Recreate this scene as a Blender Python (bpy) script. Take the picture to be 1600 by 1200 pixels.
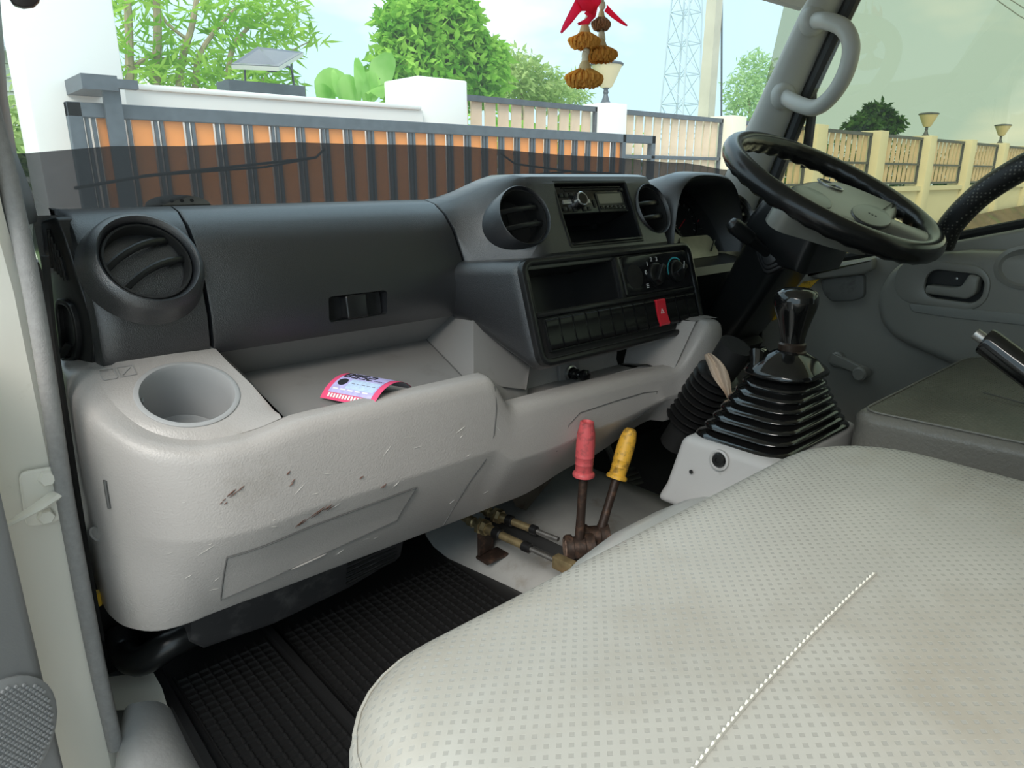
import bpy, bmesh, math, random
from mathutils import Vector, Matrix

for o in list(bpy.data.objects):
    bpy.data.objects.remove(o, do_unlink=True)
scene = bpy.context.scene
COL = scene.collection
PI = math.pi
rng = random.Random(7)

# ------------------------------------------------------------------ camera
# X = across the cab (to the driver's side), Y = forward, Z = up; metres
FOCAL = 1090.0
PITCH = math.atan(325.0 / FOCAL)
YAW = math.radians(41.62)
EYE = Vector((0.0, 0.0, 1.55))
cam_data = bpy.data.cameras.new('camera')
cam_data.sensor_fit = 'HORIZONTAL'
cam_data.sensor_width = 36.0
cam_data.lens = 36.0 * FOCAL / 1600.0
cam_data.clip_start = 0.01
cam_data.clip_end = 500.0
cam = bpy.data.objects.new('camera', cam_data)
COL.objects.link(cam)
cam.location = EYE
cam.rotation_euler = (PI / 2 - PITCH, 0.0, -YAW)
scene.camera = cam

# ------------------------------------------------------------------ sky and sun
world = bpy.data.worlds.new('sky')
scene.world = world
world.use_nodes = True
wn, wl = world.node_tree.nodes, world.node_tree.links
wn.clear()
w_out = wn.new('ShaderNodeOutputWorld')
w_bg = wn.new('ShaderNodeBackground')
w_co = wn.new('ShaderNodeTexCoord')
w_map = wn.new('ShaderNodeMapping')
w_map.inputs['Scale'].default_value = (1.0, 1.0, 2.6)
w_map.inputs['Location'].default_value = (0.35, 0.2, 0.0)
w_noise = wn.new('ShaderNodeTexNoise')
w_noise.inputs['Scale'].default_value = 2.3
w_noise.inputs['Detail'].default_value = 5.0
w_noise.inputs['Roughness'].default_value = 0.5
w_ramp = wn.new('ShaderNodeValToRGB')
w_ramp.color_ramp.elements[0].position = 0.48
w_ramp.color_ramp.elements[0].color = (0.39, 0.53, 0.61, 1)
w_ramp.color_ramp.elements[1].position = 0.76
w_ramp.color_ramp.elements[1].color = (0.92, 0.90, 0.85, 1)
wl.new(w_co.outputs['Generated'], w_map.inputs['Vector'])
wl.new(w_map.outputs['Vector'], w_noise.inputs['Vector'])
wl.new(w_noise.outputs['Fac'], w_ramp.inputs['Fac'])
wl.new(w_ramp.outputs['Color'], w_bg.inputs['Color'])
w_bg.inputs['Strength'].default_value = 1.7
wl.new(w_bg.outputs['Background'], w_out.inputs['Surface'])

sun_data = bpy.data.lights.new('sun', 'SUN')
sun_data.energy = 2.5
sun_data.angle = math.radians(35)
sun_data.color = (1.0, 0.94, 0.86)
sun = bpy.data.objects.new('sun', sun_data)
COL.objects.link(sun)
sun.location = (-6, 1, 8)
sun.rotation_euler = Vector((0.63, 0.34, -0.70)).to_track_quat('-Z', 'Y').to_euler()

vs = scene.view_settings
vs.view_transform = 'Standard'
vs.look = 'None'
vs.exposure = 0.5
vs.gamma = 1.0
vs.use_curve_mapping = False


# ------------------------------------------------------------------ measuring helpers
def ray(x, y):
    r = (x - 800.0) / FOCAL
    u = (600.0 - y) / FOCAL
    f = math.cos(PITCH) + u * math.sin(PITCH)
    z = u * math.cos(PITCH) - math.sin(PITCH)
    return Vector((f * math.sin(YAW) + r * math.cos(YAW), f * math.cos(YAW) - r * math.sin(YAW), z))


def at(x, y, X=None, Y=None, Z=None):
    v = ray(x, y)
    t = X / v.x if X is not None else Y / v.y if Y is not None else (Z - EYE.z) / v.z
    return EYE + v * t


def proj(p):
    v = Vector(p) - EYE
    h = v.x * math.sin(YAW) + v.y * math.cos(YAW)
    r = v.x * math.cos(YAW) - v.y * math.sin(YAW)
    f = h * math.cos(PITCH) - v.z * math.sin(PITCH)
    return 800 + FOCAL * r / f, 600 - FOCAL * (h * math.sin(PITCH) + v.z * math.cos(PITCH)) / f


def at_plane(x, y, o, n):
    v = ray(x, y)
    t = (Vector(o) - EYE).dot(n) / v.dot(n)
    return EYE + v * t


def frame(o, x, z):
    """matrix with local x along x, local z (outward) along z"""
    x = Vector(x).normalized()
    z = Vector(z)
    z = (z - x * z.dot(x)).normalized()
    y = z.cross(x)
    m = Matrix.Identity(4)
    for i in range(3):
        m[i][0], m[i][1], m[i][2], m[i][3] = x[i], y[i], z[i], o[i]
    return m


def frame_z(o, x, z):
    """like frame, but the outward axis is kept exactly"""
    z = Vector(z).normalized()
    x = Vector(x)
    return frame(o, x - z * x.dot(z), z)


def shift(x, y, z):
    return Matrix.Translation((x, y, z))


# ------------------------------------------------------------------ mesh helpers
class MB:
    def __init__(self):
        self.v, self.f = [], []

    def add(self, verts, faces, M=None):
        b = len(self.v)
        for p in verts:
            p = Vector(p)
            self.v.append(M @ p if M else p)
        for f in faces:
            self.f.append(tuple(b + i for i in f))
        return self

    def box(self, sx, sy, sz, M=None, c=(0, 0, 0)):
        vs_ = [(c[0] + i * sx / 2, c[1] + j * sy / 2, c[2] + k * sz / 2) for k in (-1, 1) for j in (-1, 1) for i in (-1, 1)]
        return self.add(vs_, [(0, 2, 3, 1), (4, 5, 7, 6), (0, 1, 5, 4), (2, 6, 7, 3), (0, 4, 6, 2), (1, 3, 7, 5)], M)

    def bx(self, x0, x1, y0, y1, z0, z1):
        return self.box(x1 - x0, y1 - y0, z1 - z0, None, ((x0 + x1) / 2, (y0 + y1) / 2, (z0 + z1) / 2))

    def rings(self, rings, M=None, closed=True, cap0=True, cap1=True, loop=False):
        n = len(rings[0])
        vv = [p for r in rings for p in r]
        ff = []
        m = len(rings)
        for i in range(m if loop else m - 1):
            a, b = i * n, ((i + 1) % m) * n
            for j in range(n if closed else n - 1):
                k = (j + 1) % n
                ff.append((a + j, a + k, b + k, b + j))
        if closed and not loop:
            if cap0:
                ff.append(tuple(reversed(range(n))))
            if cap1:
                ff.append(tuple((m - 1) * n + j for j in range(n)))
        return self.add(vv, ff, M)

    def lathe(self, prof, seg=24, M=None, cap0=True, cap1=True, sx=1.0, sy=1.0):
        rr = [[(r * sx * math.cos(2 * PI * j / seg), r * sy * math.sin(2 * PI * j / seg), h) for j in range(seg)] for r, h in prof]
        return self.rings(rr, M, True, cap0, cap1)

    def tube(self, pts, r, seg=10, M=None, cap=True, loop=False, flat=1.0):
        pts = [Vector(p) for p in pts]
        n = len(pts)
        rad = r if isinstance(r, (list, tuple)) else [r] * n
        rr = []
        prev = None
        for i, p in enumerate(pts):
            if loop:
                t = pts[(i + 1) % n] - pts[i - 1]
            else:
                t = pts[min(i + 1, n - 1)] - pts[max(i - 1, 0)]
            t.normalize()
            if prev is None:
                a = Vector((0, 0, 1)) if abs(t.z) < 0.9 else Vector((1, 0, 0))
                u = t.cross(a).normalized()
            else:
                u = (prev - t * prev.dot(t)).normalized()
            prev = u
            w = t.cross(u)
            rr.append([p + (u * math.cos(2 * PI * j / seg) + w * math.sin(2 * PI * j / seg) * flat) * rad[i] for j in range(seg)])
        return self.rings(rr, M, True, cap, cap, loop)

    def prism(self, out, z0, z1, M=None):
        return self.rings([[(x, y, z0) for x, y in out], [(x, y, z1) for x, y in out]], M)

    def plate(self, out, z0, z1, r, M=None, steps=3):
        """prism with a rounded front edge; out is a convex-ish loop"""
        rr = [[(x, y, z0) for x, y in out]]
        cx = sum(p[0] for p in out) / len(out)
        cy = sum(p[1] for p in out) / len(out)
        for s in range(steps + 1):
            a = s / steps * PI / 2
            off = r * (1 - math.cos(a))
            ring = []
            for x, y in inset(out, off):
                ring.append((x, y, z1 - r + r * math.sin(a)))
            rr.append(ring)
        return self.rings(rr, M)

    def hole(self, outer, inner, z0, z1, M=None, r=0.0):
        """ring-shaped prism between two loops with equal point counts"""
        rr = [[(x, y, z0) for x, y in outer]]
        if r:
            rr += [[(x, y, z1 - r) for x, y in outer], [(x, y, z1 - r * .3) for x, y in inset(outer, r * .3)]]
            rr += [[(x, y, z1) for x, y in inset(outer, r)]]
            rr += [[(x, y, z1) for x, y in inset(inner, -r)], [(x, y, z1 - r * .3) for x, y in inset(inner, -r * .3)]]
            rr += [[(x, y, z1 - r) for x, y in inner]]
        else:
            rr += [[(x, y, z1) for x, y in outer], [(x, y, z1) for x, y in inner]]
        rr += [[(x, y, z0) for x, y in inner]]
        return self.rings(rr, M, True, loop=True)

    def build(self, name, mat, parent=None, sharp=35, bevel=0.0, segs=2, subsurf=0, solid=0.0):
        me = bpy.data.meshes.new(name)
        me.from_pydata([tuple(p) for p in self.v], [], self.f)
        bm = bmesh.new()
        bm.from_mesh(me)
        bmesh.ops.remove_doubles(bm, verts=bm.verts, dist=1e-6)
        bmesh.ops.recalc_face_normals(bm, faces=bm.faces)
        if bevel:
            es = [e for e in bm.edges if len(e.link_faces) == 2 and e.calc_face_angle(0) > math.radians(40)]
            bmesh.ops.bevel(bm, geom=es, offset=bevel, segments=segs, profile=0.5, affect='EDGES', clamp_overlap=True)
        bm.to_mesh(me)
        bm.free()
        if sharp:
            me.polygons.foreach_set('use_smooth', [True] * len(me.polygons))
            me.set_sharp_from_angle(angle=math.radians(sharp))
        me.materials.append(mat)
        o = bpy.data.objects.new(name, me)
        COL.objects.link(o)
        if parent:
            attach(o, parent)
        if solid:
            md = o.modifiers.new('thickness', 'SOLIDIFY')
            md.thickness = solid
            md.offset = 0
        if subsurf:
            md = o.modifiers.new('smooth', 'SUBSURF')
            md.levels = md.render_levels = subsurf
        return o


def origin_of(o):
    v = Vector(o.location)
    while o.parent:
        o = o.parent
        v += Vector(o.location)
    return v


def attach(o, parent):
    """geometry stays where it was modelled; only the hierarchy changes"""
    o.parent = parent
    o.matrix_parent_inverse = Matrix.Identity(4)
    o.location = Vector(o.location) - origin_of(parent)


def inset(out, d):
    """move every point of a closed loop inward by d (works for either winding)"""
    n = len(out)
    area = sum(out[i][0] * out[(i + 1) % n][1] - out[(i + 1) % n][0] * out[i][1] for i in range(n))
    s = 1 if area > 0 else -1
    res = []
    for i in range(n):
        a, b, c = Vector(out[i - 1]), Vector(out[i]), Vector(out[(i + 1) % n])
        e1, e2 = (b - a), (c - b)
        if e1.length < 1e-9 or e2.length < 1e-9:
            res.append(tuple(b)); continue
        e1.normalize(); e2.normalize()
        n1, n2 = Vector((-e1.y, e1.x)) * s, Vector((-e2.y, e2.x)) * s
        m = n1 + n2
        if m.length < 1e-6:
            m = n1
        m.normalize()
        k = max(0.35, m.dot(n1))
        res.append((b.x + m.x * d / k, b.y + m.y * d / k))
    return res


def rrect(w, h, r, n=5, cx=0.0, cy=0.0):
    r = min(r, w / 2 - 1e-5, h / 2 - 1e-5)
    pts = []
    for sx, sy, a0 in ((1, 1, 0), (-1, 1, PI / 2), (-1, -1, PI), (1, -1, 3 * PI / 2)):
        for i in range(n + 1):
            a = a0 + i / n * PI / 2
            pts.append((cx + sx * (w / 2 - r) + r * math.cos(a), cy + sy * (h / 2 - r) + r * math.sin(a)))
    return pts


def round_poly(poly, r, n=4):
    """round the corners of a polygon"""
    res = []
    m = len(poly)
    for i in range(m):
        a, b, c = Vector(poly[i - 1]), Vector(poly[i]), Vector(poly[(i + 1) % m])
        d1 = min(r, (a - b).length * .45)
        d2 = min(r, (c - b).length * .45)
        p, q = b + (a - b).normalized() * d1, b + (c - b).normalized() * d2
        for k in range(n + 1):
            t = k / n
            v = p * (1 - t) ** 2 + b * 2 * t * (1 - t) + q * t ** 2
            res.append(tuple(v))
    return res


def smooth_path(pts, n=6, loop=False):
    """Catmull-Rom through points"""
    P_ = [Vector(p) for p in pts]
    res = []
    m = len(P_)
    for i in range(m if loop else m - 1):
        p0 = P_[(i - 1) % m] if loop or i > 0 else P_[0]
        p1, p2 = P_[i], P_[(i + 1) % m]
        p3 = P_[(i + 2) % m] if loop or i + 2 < m else P_[-1]
        for k in range(n):
            t = k / n
            res.append(0.5 * ((2 * p1) + (p2 - p0) * t + (2 * p0 - 5 * p1 + 4 * p2 - p3) * t * t + (3 * p1 - p0 - 3 * p2 + p3) * t ** 3))
    if not loop:
        res.append(P_[-1])
    return res


def lerp_table(tab, x):
    if x <= tab[0][0]:
        return tab[0][1]
    for (a, fa), (b, fb) in zip(tab, tab[1:]):
        if x <= b:
            t = (x - a) / (b - a)
            t = t * t * (3 - 2 * t)
            return fa + (fb - fa) * t
    return tab[-1][1]


def thing(name, label, cat, loc=(0, 0, 0), group=None):
    o = bpy.data.objects.new(name, None)
    o.empty_display_size = 0.05
    COL.objects.link(o)
    o.location = loc
    o['label'] = label
    o['category'] = cat
    if group:
        o['group'] = group
    return o


def tag(o, label, cat, group=None):
    o['label'] = label
    o['category'] = cat
    if group:
        o['group'] = group
    return o


def struct(o):
    o['kind'] = 'structure'
    return o


def struct_empty(name, loc):
    o = bpy.data.objects.new(name, None)
    COL.objects.link(o)
    o.location = loc
    o['kind'] = 'structure'
    return o


def copy_part(o, parent, M):
    """another instance of a part, sharing its mesh"""
    c = o.copy()
    COL.objects.link(c)
    c.parent = parent
    c.matrix_parent_inverse = Matrix.Identity(4)
    c.matrix_basis = Matrix.Translation(-origin_of(parent)) @ M
    return c


# ------------------------------------------------------------------ materials
MATS = {}


def mat(name, col, rough=0.5, metal=0.0, spec=0.5, var=0.0, vscale=6.0, grain=None, gstr=0.2, dirt=None, coat=0.0, sheen=0.0):
    """principled material with optional colour variation, grain bump and dirt patches"""
    m = bpy.data.materials.new(name)
    m.use_nodes = True
    nt = m.node_tree
    b = nt.nodes['Principled BSDF']
    b.inputs['Roughness'].default_value = rough
    b.inputs['Metallic'].default_value = metal
    b.inputs['Specular IOR Level'].default_value = spec
    b.inputs['Coat Weight'].default_value = coat
    if rough > .3:
        b.inputs['Coat Roughness'].default_value = rough
    b.inputs['Sheen Weight'].default_value = sheen
    b.inputs['Sheen Roughness'].default_value = 0.35
    c4 = (col[0], col[1], col[2], 1)
    b.inputs['Base Color'].default_value = c4
    co = nt.nodes.new('ShaderNodeTexCoord')
    src = None
    if var:
        n = nt.nodes.new('ShaderNodeTexNoise')
        n.inputs['Scale'].default_value = vscale
        n.inputs['Detail'].default_value = 4
        nt.links.new(co.outputs['Object'], n.inputs['Vector'])
        r = nt.nodes.new('ShaderNodeValToRGB')
        r.color_ramp.elements[0].position = 0.3
        r.color_ramp.elements[1].position = 0.7
        r.color_ramp.elements[0].color = tuple(max(0, c * (1 - var)) for c in col) + (1,)
        r.color_ramp.elements[1].color = tuple(min(1, c * (1 + var)) for c in col) + (1,)
        nt.links.new(n.outputs['Fac'], r.inputs['Fac'])
        src = r.outputs['Color']
    if dirt:
        dcol, dscale, lo, hi = dirt
        n = nt.nodes.new('ShaderNodeTexNoise')
        n.inputs['Scale'].default_value = dscale
        n.inputs['Detail'].default_value = 6
        n.inputs['Roughness'].default_value = 0.65
        nt.links.new(co.outputs['Object'], n.inputs['Vector'])
        r = nt.nodes.new('ShaderNodeMapRange')
        r.inputs['From Min'].default_value = lo
        r.inputs['From Max'].default_value = hi
        nt.links.new(n.outputs['Fac'], r.inputs['Value'])
        mx = nt.nodes.new('ShaderNodeMix')
        mx.data_type = 'RGBA'
        mx.inputs[6].default_value = c4
        if src:
            nt.links.new(src, mx.inputs[6])
        mx.inputs[7].default_value = tuple(dcol) + (1,)
        nt.links.new(r.outputs['Result'], mx.inputs[0])
        src = mx.outputs[2]
    if src:
        nt.links.new(src, b.inputs['Base Color'])
    if grain:
        if grain[0] == 'cell':
            g = nt.nodes.new('ShaderNodeTexVoronoi')
            g.inputs['Scale'].default_value = grain[1]
            out = g.outputs['Distance']
        else:
            g = nt.nodes.new('ShaderNodeTexNoise')
            g.inputs['Scale'].default_value = grain[1]
            g.inputs['Detail'].default_value = 3
            out = g.outputs['Fac']
        nt.links.new(co.outputs['Object'], g.inputs['Vector'])
        bp = nt.nodes.new('ShaderNodeBump')
        bp.inputs['Strength'].default_value = gstr
        bp.inputs['Distance'].default_value = 0.001
        nt.links.new(out, bp.inputs['Height'])
        nt.links.new(bp.outputs['Normal'], b.inputs['Normal'])
    MATS[name] = m
    return m


def glass(name, col, gloss=0.06, rough=0.0, dust=0.0):
    m = bpy.data.materials.new(name)
    m.use_nodes = True
    nt = m.node_tree
    nt.nodes.clear()
    out = nt.nodes.new('ShaderNodeOutputMaterial')
    t = nt.nodes.new('ShaderNodeBsdfTransparent')
    t.inputs['Color'].default_value = tuple(col) + (1,)
    g = nt.nodes.new('ShaderNodeBsdfGlossy')
    g.inputs['Roughness'].default_value = rough
    mx = nt.nodes.new('ShaderNodeMixShader')
    mx.inputs[0].default_value = gloss
    nt.links.new(t.outputs[0], mx.inputs[1])
    nt.links.new(g.outputs[0], mx.inputs[2])
    res = mx.outputs[0]
    if dust:                                     # thin film of road dust that scatters daylight
        tl = nt.nodes.new('ShaderNodeBsdfTranslucent')
        tl.inputs['Color'].default_value = (0.95, 0.97, 0.97, 1)
        m2 = nt.nodes.new('ShaderNodeMixShader')
        m2.inputs[0].default_value = dust
        nt.links.new(res, m2.inputs[1])
        nt.links.new(tl.outputs[0], m2.inputs[2])
        res = m2.outputs[0]
    nt.links.new(res, out.inputs['Surface'])
    MATS[name] = m
    return m


def leafmat(name, c1, c2, trans=0.45):
    m = bpy.data.materials.new(name)
    m.use_nodes = True
    nt = m.node_tree
    nt.nodes.clear()
    out = nt.nodes.new('ShaderNodeOutputMaterial')
    co = nt.nodes.new('ShaderNodeTexCoord')
    n = nt.nodes.new('ShaderNodeTexNoise')
    n.inputs['Scale'].default_value = 2.5
    r = nt.nodes.new('ShaderNodeValToRGB')
    r.color_ramp.elements[0].position = 0.35
    r.color_ramp.elements[1].position = 0.65
    r.color_ramp.elements[0].color = tuple(c1) + (1,)
    r.color_ramp.elements[1].color = tuple(c2) + (1,)
    nt.links.new(co.outputs['Object'], n.inputs['Vector'])
    nt.links.new(n.outputs['Fac'], r.inputs['Fac'])
    d = nt.nodes.new('ShaderNodeBsdfDiffuse')
    t = nt.nodes.new('ShaderNodeBsdfTranslucent')
    nt.links.new(r.outputs['Color'], d.inputs['Color'])
    nt.links.new(r.outputs['Color'], t.inputs['Color'])
    mx = nt.nodes.new('ShaderNodeMixShader')
    mx.inputs[0].default_value = trans
    nt.links.new(d.outputs[0], mx.inputs[1])
    nt.links.new(t.outputs[0], mx.inputs[2])
    nt.links.new(mx.outputs[0], out.inputs['Surface'])
    MATS[name] = m
    return m


def dotted_vinyl(name, col, dot, wear):
    """vinyl with staggered embossed diamonds, glossier than the ground, and soft dirt"""
    m = mat(name, col, 0.42, var=0.06, vscale=9, dirt=(wear, 3.4, 0.46, 0.68))
    nt = m.node_tree
    b = nt.nodes['Principled BSDF']
    co = nt.nodes.new('ShaderNodeTexCoord')
    sp = nt.nodes.new('ShaderNodeSeparateXYZ')
    nt.links.new(co.outputs['Object'], sp.inputs[0])

    def tri(sock, period, off):
        k = nt.nodes.new('ShaderNodeMath'); k.operation = 'MULTIPLY_ADD'
        k.inputs[1].default_value = 1.0 / period
        k.inputs[2].default_value = off
        nt.links.new(sock, k.inputs[0])
        f = nt.nodes.new('ShaderNodeMath'); f.operation = 'FRACT'
        nt.links.new(k.outputs[0], f.inputs[0])
        h = nt.nodes.new('ShaderNodeMath'); h.operation = 'SUBTRACT'
        h.inputs[1].default_value = 0.5
        nt.links.new(f.outputs[0], h.inputs[0])
        q = nt.nodes.new('ShaderNodeMath'); q.operation = 'ABSOLUTE'
        nt.links.new(h.outputs[0], q.inputs[0])
        return q.outputs[0]

    def lattice(ox, oy):
        s = nt.nodes.new('ShaderNodeMath'); s.operation = 'ADD'
        nt.links.new(tri(sp.outputs['X'], px_, ox), s.inputs[0])
        nt.links.new(tri(sp.outputs['Y'], py_, oy), s.inputs[1])
        return s.outputs[0]
    px_, py_ = 0.0090, 0.0082
    mn = nt.nodes.new('ShaderNodeMath'); mn.operation = 'MINIMUM'
    nt.links.new(lattice(0.0, 0.0), mn.inputs[0])
    nt.links.new(lattice(0.5, 0.5), mn.inputs[1])
    st = nt.nodes.new('ShaderNodeMapRange')
    st.inputs['From Min'].default_value = 0.24
    st.inputs['From Max'].default_value = 0.19
    nt.links.new(mn.outputs[0], st.inputs['Value'])
    old = b.inputs['Base Color'].links[0].from_socket
    mx = nt.nodes.new('ShaderNodeMix'); mx.data_type = 'RGBA'
    nt.links.new(st.outputs['Result'], mx.inputs[0])
    nt.links.new(old, mx.inputs[6])
    mx.inputs[7].default_value = tuple(dot) + (1,)
    nt.links.new(mx.outputs[2], b.inputs['Base Color'])
    rr = nt.nodes.new('ShaderNodeMapRange')
    rr.inputs['To Min'].default_value = 0.46
    rr.inputs['To Max'].default_value = 0.27
    nt.links.new(st.outputs['Result'], rr.inputs['Value'])
    nt.links.new(rr.outputs['Result'], b.inputs['Roughness'])
    bp = nt.nodes.new('ShaderNodeBump')
    bp.inputs['Strength'].default_value = 0.25
    bp.inputs['Distance'].default_value = 0.0006
    bp.invert = True
    nt.links.new(st.outputs['Result'], bp.inputs['Height'])
    nt.links.new(bp.outputs['Normal'], b.inputs['Normal'])
    return m


BLACK = mat('black_grained_plastic', (0.010, 0.011, 0.0135), 0.32, spec=1.0, sheen=0.05, coat=0.6, grain=('cell', 900), gstr=0.35)
BLACK_SMOOTH = mat('black_satin_plastic', (0.011, 0.0115, 0.012), 0.28)
BLACK_GLOSS = mat('black_gloss_plastic', (0.010, 0.010, 0.011), 0.12)
BLACK_MATT = mat('matt_black_plastic', (0.009, 0.009, 0.009), 0.7)
DUSTY = mat('dusty_black_plastic', (0.042, 0.041, 0.043), 0.55, dirt=((0.16, 0.152, 0.15), 22, 0.52, 0.85))
RUBBER = mat('black_rubber', (0.012, 0.012, 0.0125), 0.34)
BOOT = mat('shiny_black_rubber', (0.007, 0.007, 0.007), 0.10, spec=0.7)
GREY = mat('light_grey_plastic', (0.372, 0.352, 0.338), 0.36, var=0.04, grain=('noise', 430), gstr=0.5, dirt=((0.25, 0.23, 0.20), 7, 0.60, 0.85))
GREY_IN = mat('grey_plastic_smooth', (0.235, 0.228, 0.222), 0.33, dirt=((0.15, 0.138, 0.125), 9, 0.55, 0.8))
GREY_CUP = mat('grey_plastic_cup', (0.34, 0.345, 0.35), 0.38)
DOORGREY = mat('door_grey_plastic', (0.31, 0.30, 0.265), 0.36, var=0.04, grain=('noise', 600), gstr=0.2)
DOORGREY2 = mat('door_handle_grey_plastic', (0.31, 0.30, 0.265), 0.32)
PILLAR = mat('pillar_grey_plastic', (0.44, 0.44, 0.42), 0.45, grain=('noise', 600), gstr=0.12)
WHITE = mat('white_body_paint', (0.94, 0.91, 0.82), 0.28, coat=0.3, var=0.03, vscale=4, dirt=((0.55, 0.50, 0.40), 14, 0.68, 0.9))
STRIP = mat('grey_fabric_weatherstrip', (0.30, 0.295, 0.29), 0.8, var=0.08, vscale=160, grain=('noise', 500), gstr=0.5)
LINER = mat('headliner', (0.72, 0.71, 0.66), 0.9)
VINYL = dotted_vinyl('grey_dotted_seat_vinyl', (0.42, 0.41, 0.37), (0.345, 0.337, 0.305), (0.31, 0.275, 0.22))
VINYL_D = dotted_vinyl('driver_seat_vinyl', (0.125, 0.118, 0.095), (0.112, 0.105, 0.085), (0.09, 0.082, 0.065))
VINYL_SIDE = mat('grey_grained_vinyl', (0.20, 0.193, 0.17), 0.30, grain=('noise', 230), gstr=0.9)
VINYL_LIGHT = mat('pale_grey_vinyl', (0.46, 0.47, 0.45), 0.36, grain=('noise', 260), gstr=0.35)
FLOORGREY = mat('grey_floor_vinyl', (0.30, 0.30, 0.29), 0.45, var=0.12, vscale=14, dirt=((0.16, 0.13, 0.09), 11, 0.58, 0.8))
THREAD = mat('cream_thread', (0.72, 0.70, 0.62), 0.8)
CHROME = mat('brushed_metal', (0.62, 0.62, 0.62), 0.25, metal=1.0)
STEEL = mat('worn_steel', (0.45, 0.44, 0.42), 0.38, metal=0.9, var=0.2, vscale=50)
ZINC = mat('yellow_zinc_fitting', (0.42, 0.33, 0.18), 0.38, metal=0.7, var=0.3, vscale=60)
RUSTY = mat('greasy_rusty_steel', (0.045, 0.030, 0.024), 0.45, metal=0.3, dirt=((0.16, 0.09, 0.06), 60, 0.5, 0.75))
RED_GRIP = mat('red_rubber_grip', (0.62, 0.10, 0.11), 0.5, dirt=((0.25, 0.06, 0.06), 70, 0.50, 0.72))
YEL_GRIP = mat('yellow_rubber_grip', (0.80, 0.45, 0.05), 0.5, dirt=((0.16, 0.09, 0.03), 75, 0.48, 0.68))
YELLOW = mat('yellow_label', (0.85, 0.52, 0.04), 0.5)
RED = mat('red_button', (0.75, 0.03, 0.05), 0.3)
PRINT_W = mat('white_print', (0.8, 0.8, 0.8), 0.5)
PRINT_T = mat('teal_print', (0.05, 0.45, 0.52), 0.5)
PRINT_K = mat('black_print', (0.02, 0.02, 0.025), 0.5)
LCD = mat('grey_display', (0.20, 0.19, 0.15), 0.2)


def cut(o, cutter):
    """subtract a closed MB volume from an object's mesh"""
    me = bpy.data.meshes.new('cutter')
    me.from_pydata([tuple(p) for p in cutter.v], [], cutter.f)
    bm = bmesh.new(); bm.from_mesh(me)
    bmesh.ops.remove_doubles(bm, verts=bm.verts, dist=1e-6)
    bmesh.ops.recalc_face_normals(bm, faces=bm.faces)
    bm.to_mesh(me); bm.free()
    c = bpy.data.objects.new('cutter', me)
    COL.objects.link(c)
    par, loc = o.parent, o.location.copy()
    o.parent = None
    o.location = (0, 0, 0)
    md = o.modifiers.new('cut', 'BOOLEAN')
    md.object = c
    md.operation = 'DIFFERENCE'
    md.solver = 'EXACT'
    bpy.context.view_layer.update()
    dg = bpy.context.evaluated_depsgraph_get()
    new = bpy.data.meshes.new_from_object(o.evaluated_get(dg))
    o.modifiers.remove(md)
    old = o.data
    o.data = new
    new.name = old.name
    new.polygons.foreach_set('use_smooth', [True] * len(new.polygons))
    new.set_sharp_from_angle(angle=math.radians(32))
    bpy.data.objects.remove(c, do_unlink=True)
    o.parent = par
    o.location = loc


# ================================================================== CAB SHELL
floor_o = struct(MB().bx(0.10, 1.62, -0.55, 1.14, 0.80, 0.85).build('floor', FLOORGREY))
struct(MB().bx(0.12, 1.62, 1.12, 1.16, 0.85, 1.44).build('wall_front', BLACK_MATT))
wb = MB()
for b_ in ((0.02, 1.68, 0.80, 1.42), (0.02, 1.68, 1.86, 1.98), (0.02, 0.28, 1.42, 1.86), (1.42, 1.68, 1.42, 1.86)):
    wb.bx(b_[0], b_[1], -0.66, -0.61, b_[2], b_[3])
struct(wb.build('wall_back', PILLAR))
fill_window = struct_empty('fill_window', (0.85, -0.635, 1.42))  # unseen rear window, added to brighten the dark driver's side
MB().bx(0.28, 1.42, -0.637, -0.633, 1.42, 1.86).build('fill_window_glass', glass('fill_window_glass', (0.34, 0.33, 0.31), 0.05), fill_window)
struct(MB().bx(0.06, 1.66, -0.66, 0.72, 1.97, 2.02).build('ceiling', LINER))
# rear door pillars either side
struct(MB().bx(0.02, 0.14, -0.55, -0.45, 0.80, 1.98).build('wall_left_rear', WHITE))

# ---- windscreen (curved sheet, leaning back)
def screen_point(u, z, lift=0.0):
    k = (z - 1.49) / 0.45
    x0, x1 = 0.085 + 0.05 * k, 1.625 - 0.075 * k
    x = x0 + (x1 - x0) * u
    y = 1.215 - 0.20 * ((x - 0.855) / 0.77) ** 2 - 0.60 * (z - 1.49)
    return Vector((x, y - lift, z))

GLASS = glass('windscreen_glass', (0.80, 0.845, 0.855), 0.04, dust=0.04)
BAND = glass('dark_tint_film', (0.105, 0.10, 0.105), 0.04, 0.15, dust=0.03)
SIDE = glass('tinted_side_glass', (0.47, 0.455, 0.285), 0.05, dust=0.02)
window_1 = struct_empty('window_1', (0.855, 1.2, 1.49))
N = 32
MB().rings([[screen_point(i / N, z) for i in range(N + 1)] for z in (1.46, 1.58, 1.7, 1.8, 1.9, 1.96)], None, closed=False).build('windscreen_glass', GLASS, window_1)
band_top = [(0.0, 1.572), (0.12, 1.588), (0.30, 1.602), (0.5, 1.606), (0.75, 1.592), (0.9, 1.580), (1.0, 1.562)]
MB().rings([[screen_point(i / N, 1.46, 0.004) for i in range(N + 1)],
            [screen_point(i / N, lerp_table(band_top, i / N), 0.004) for i in range(N + 1)]], None, closed=False).build('tint_band', BAND, window_1)
header = MB()
header.rings([[screen_point(i / N, 1.93, 0.012) for i in range(N + 1)],
              [screen_point(i / N, 1.97, 0.012) for i in range(N + 1)],
              [Vector((screen_point(i / N, 1.97).x, 0.70, 2.0)) for i in range(N + 1)]], None, closed=False)
struct(header.build('trim_1', LINER))

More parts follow.
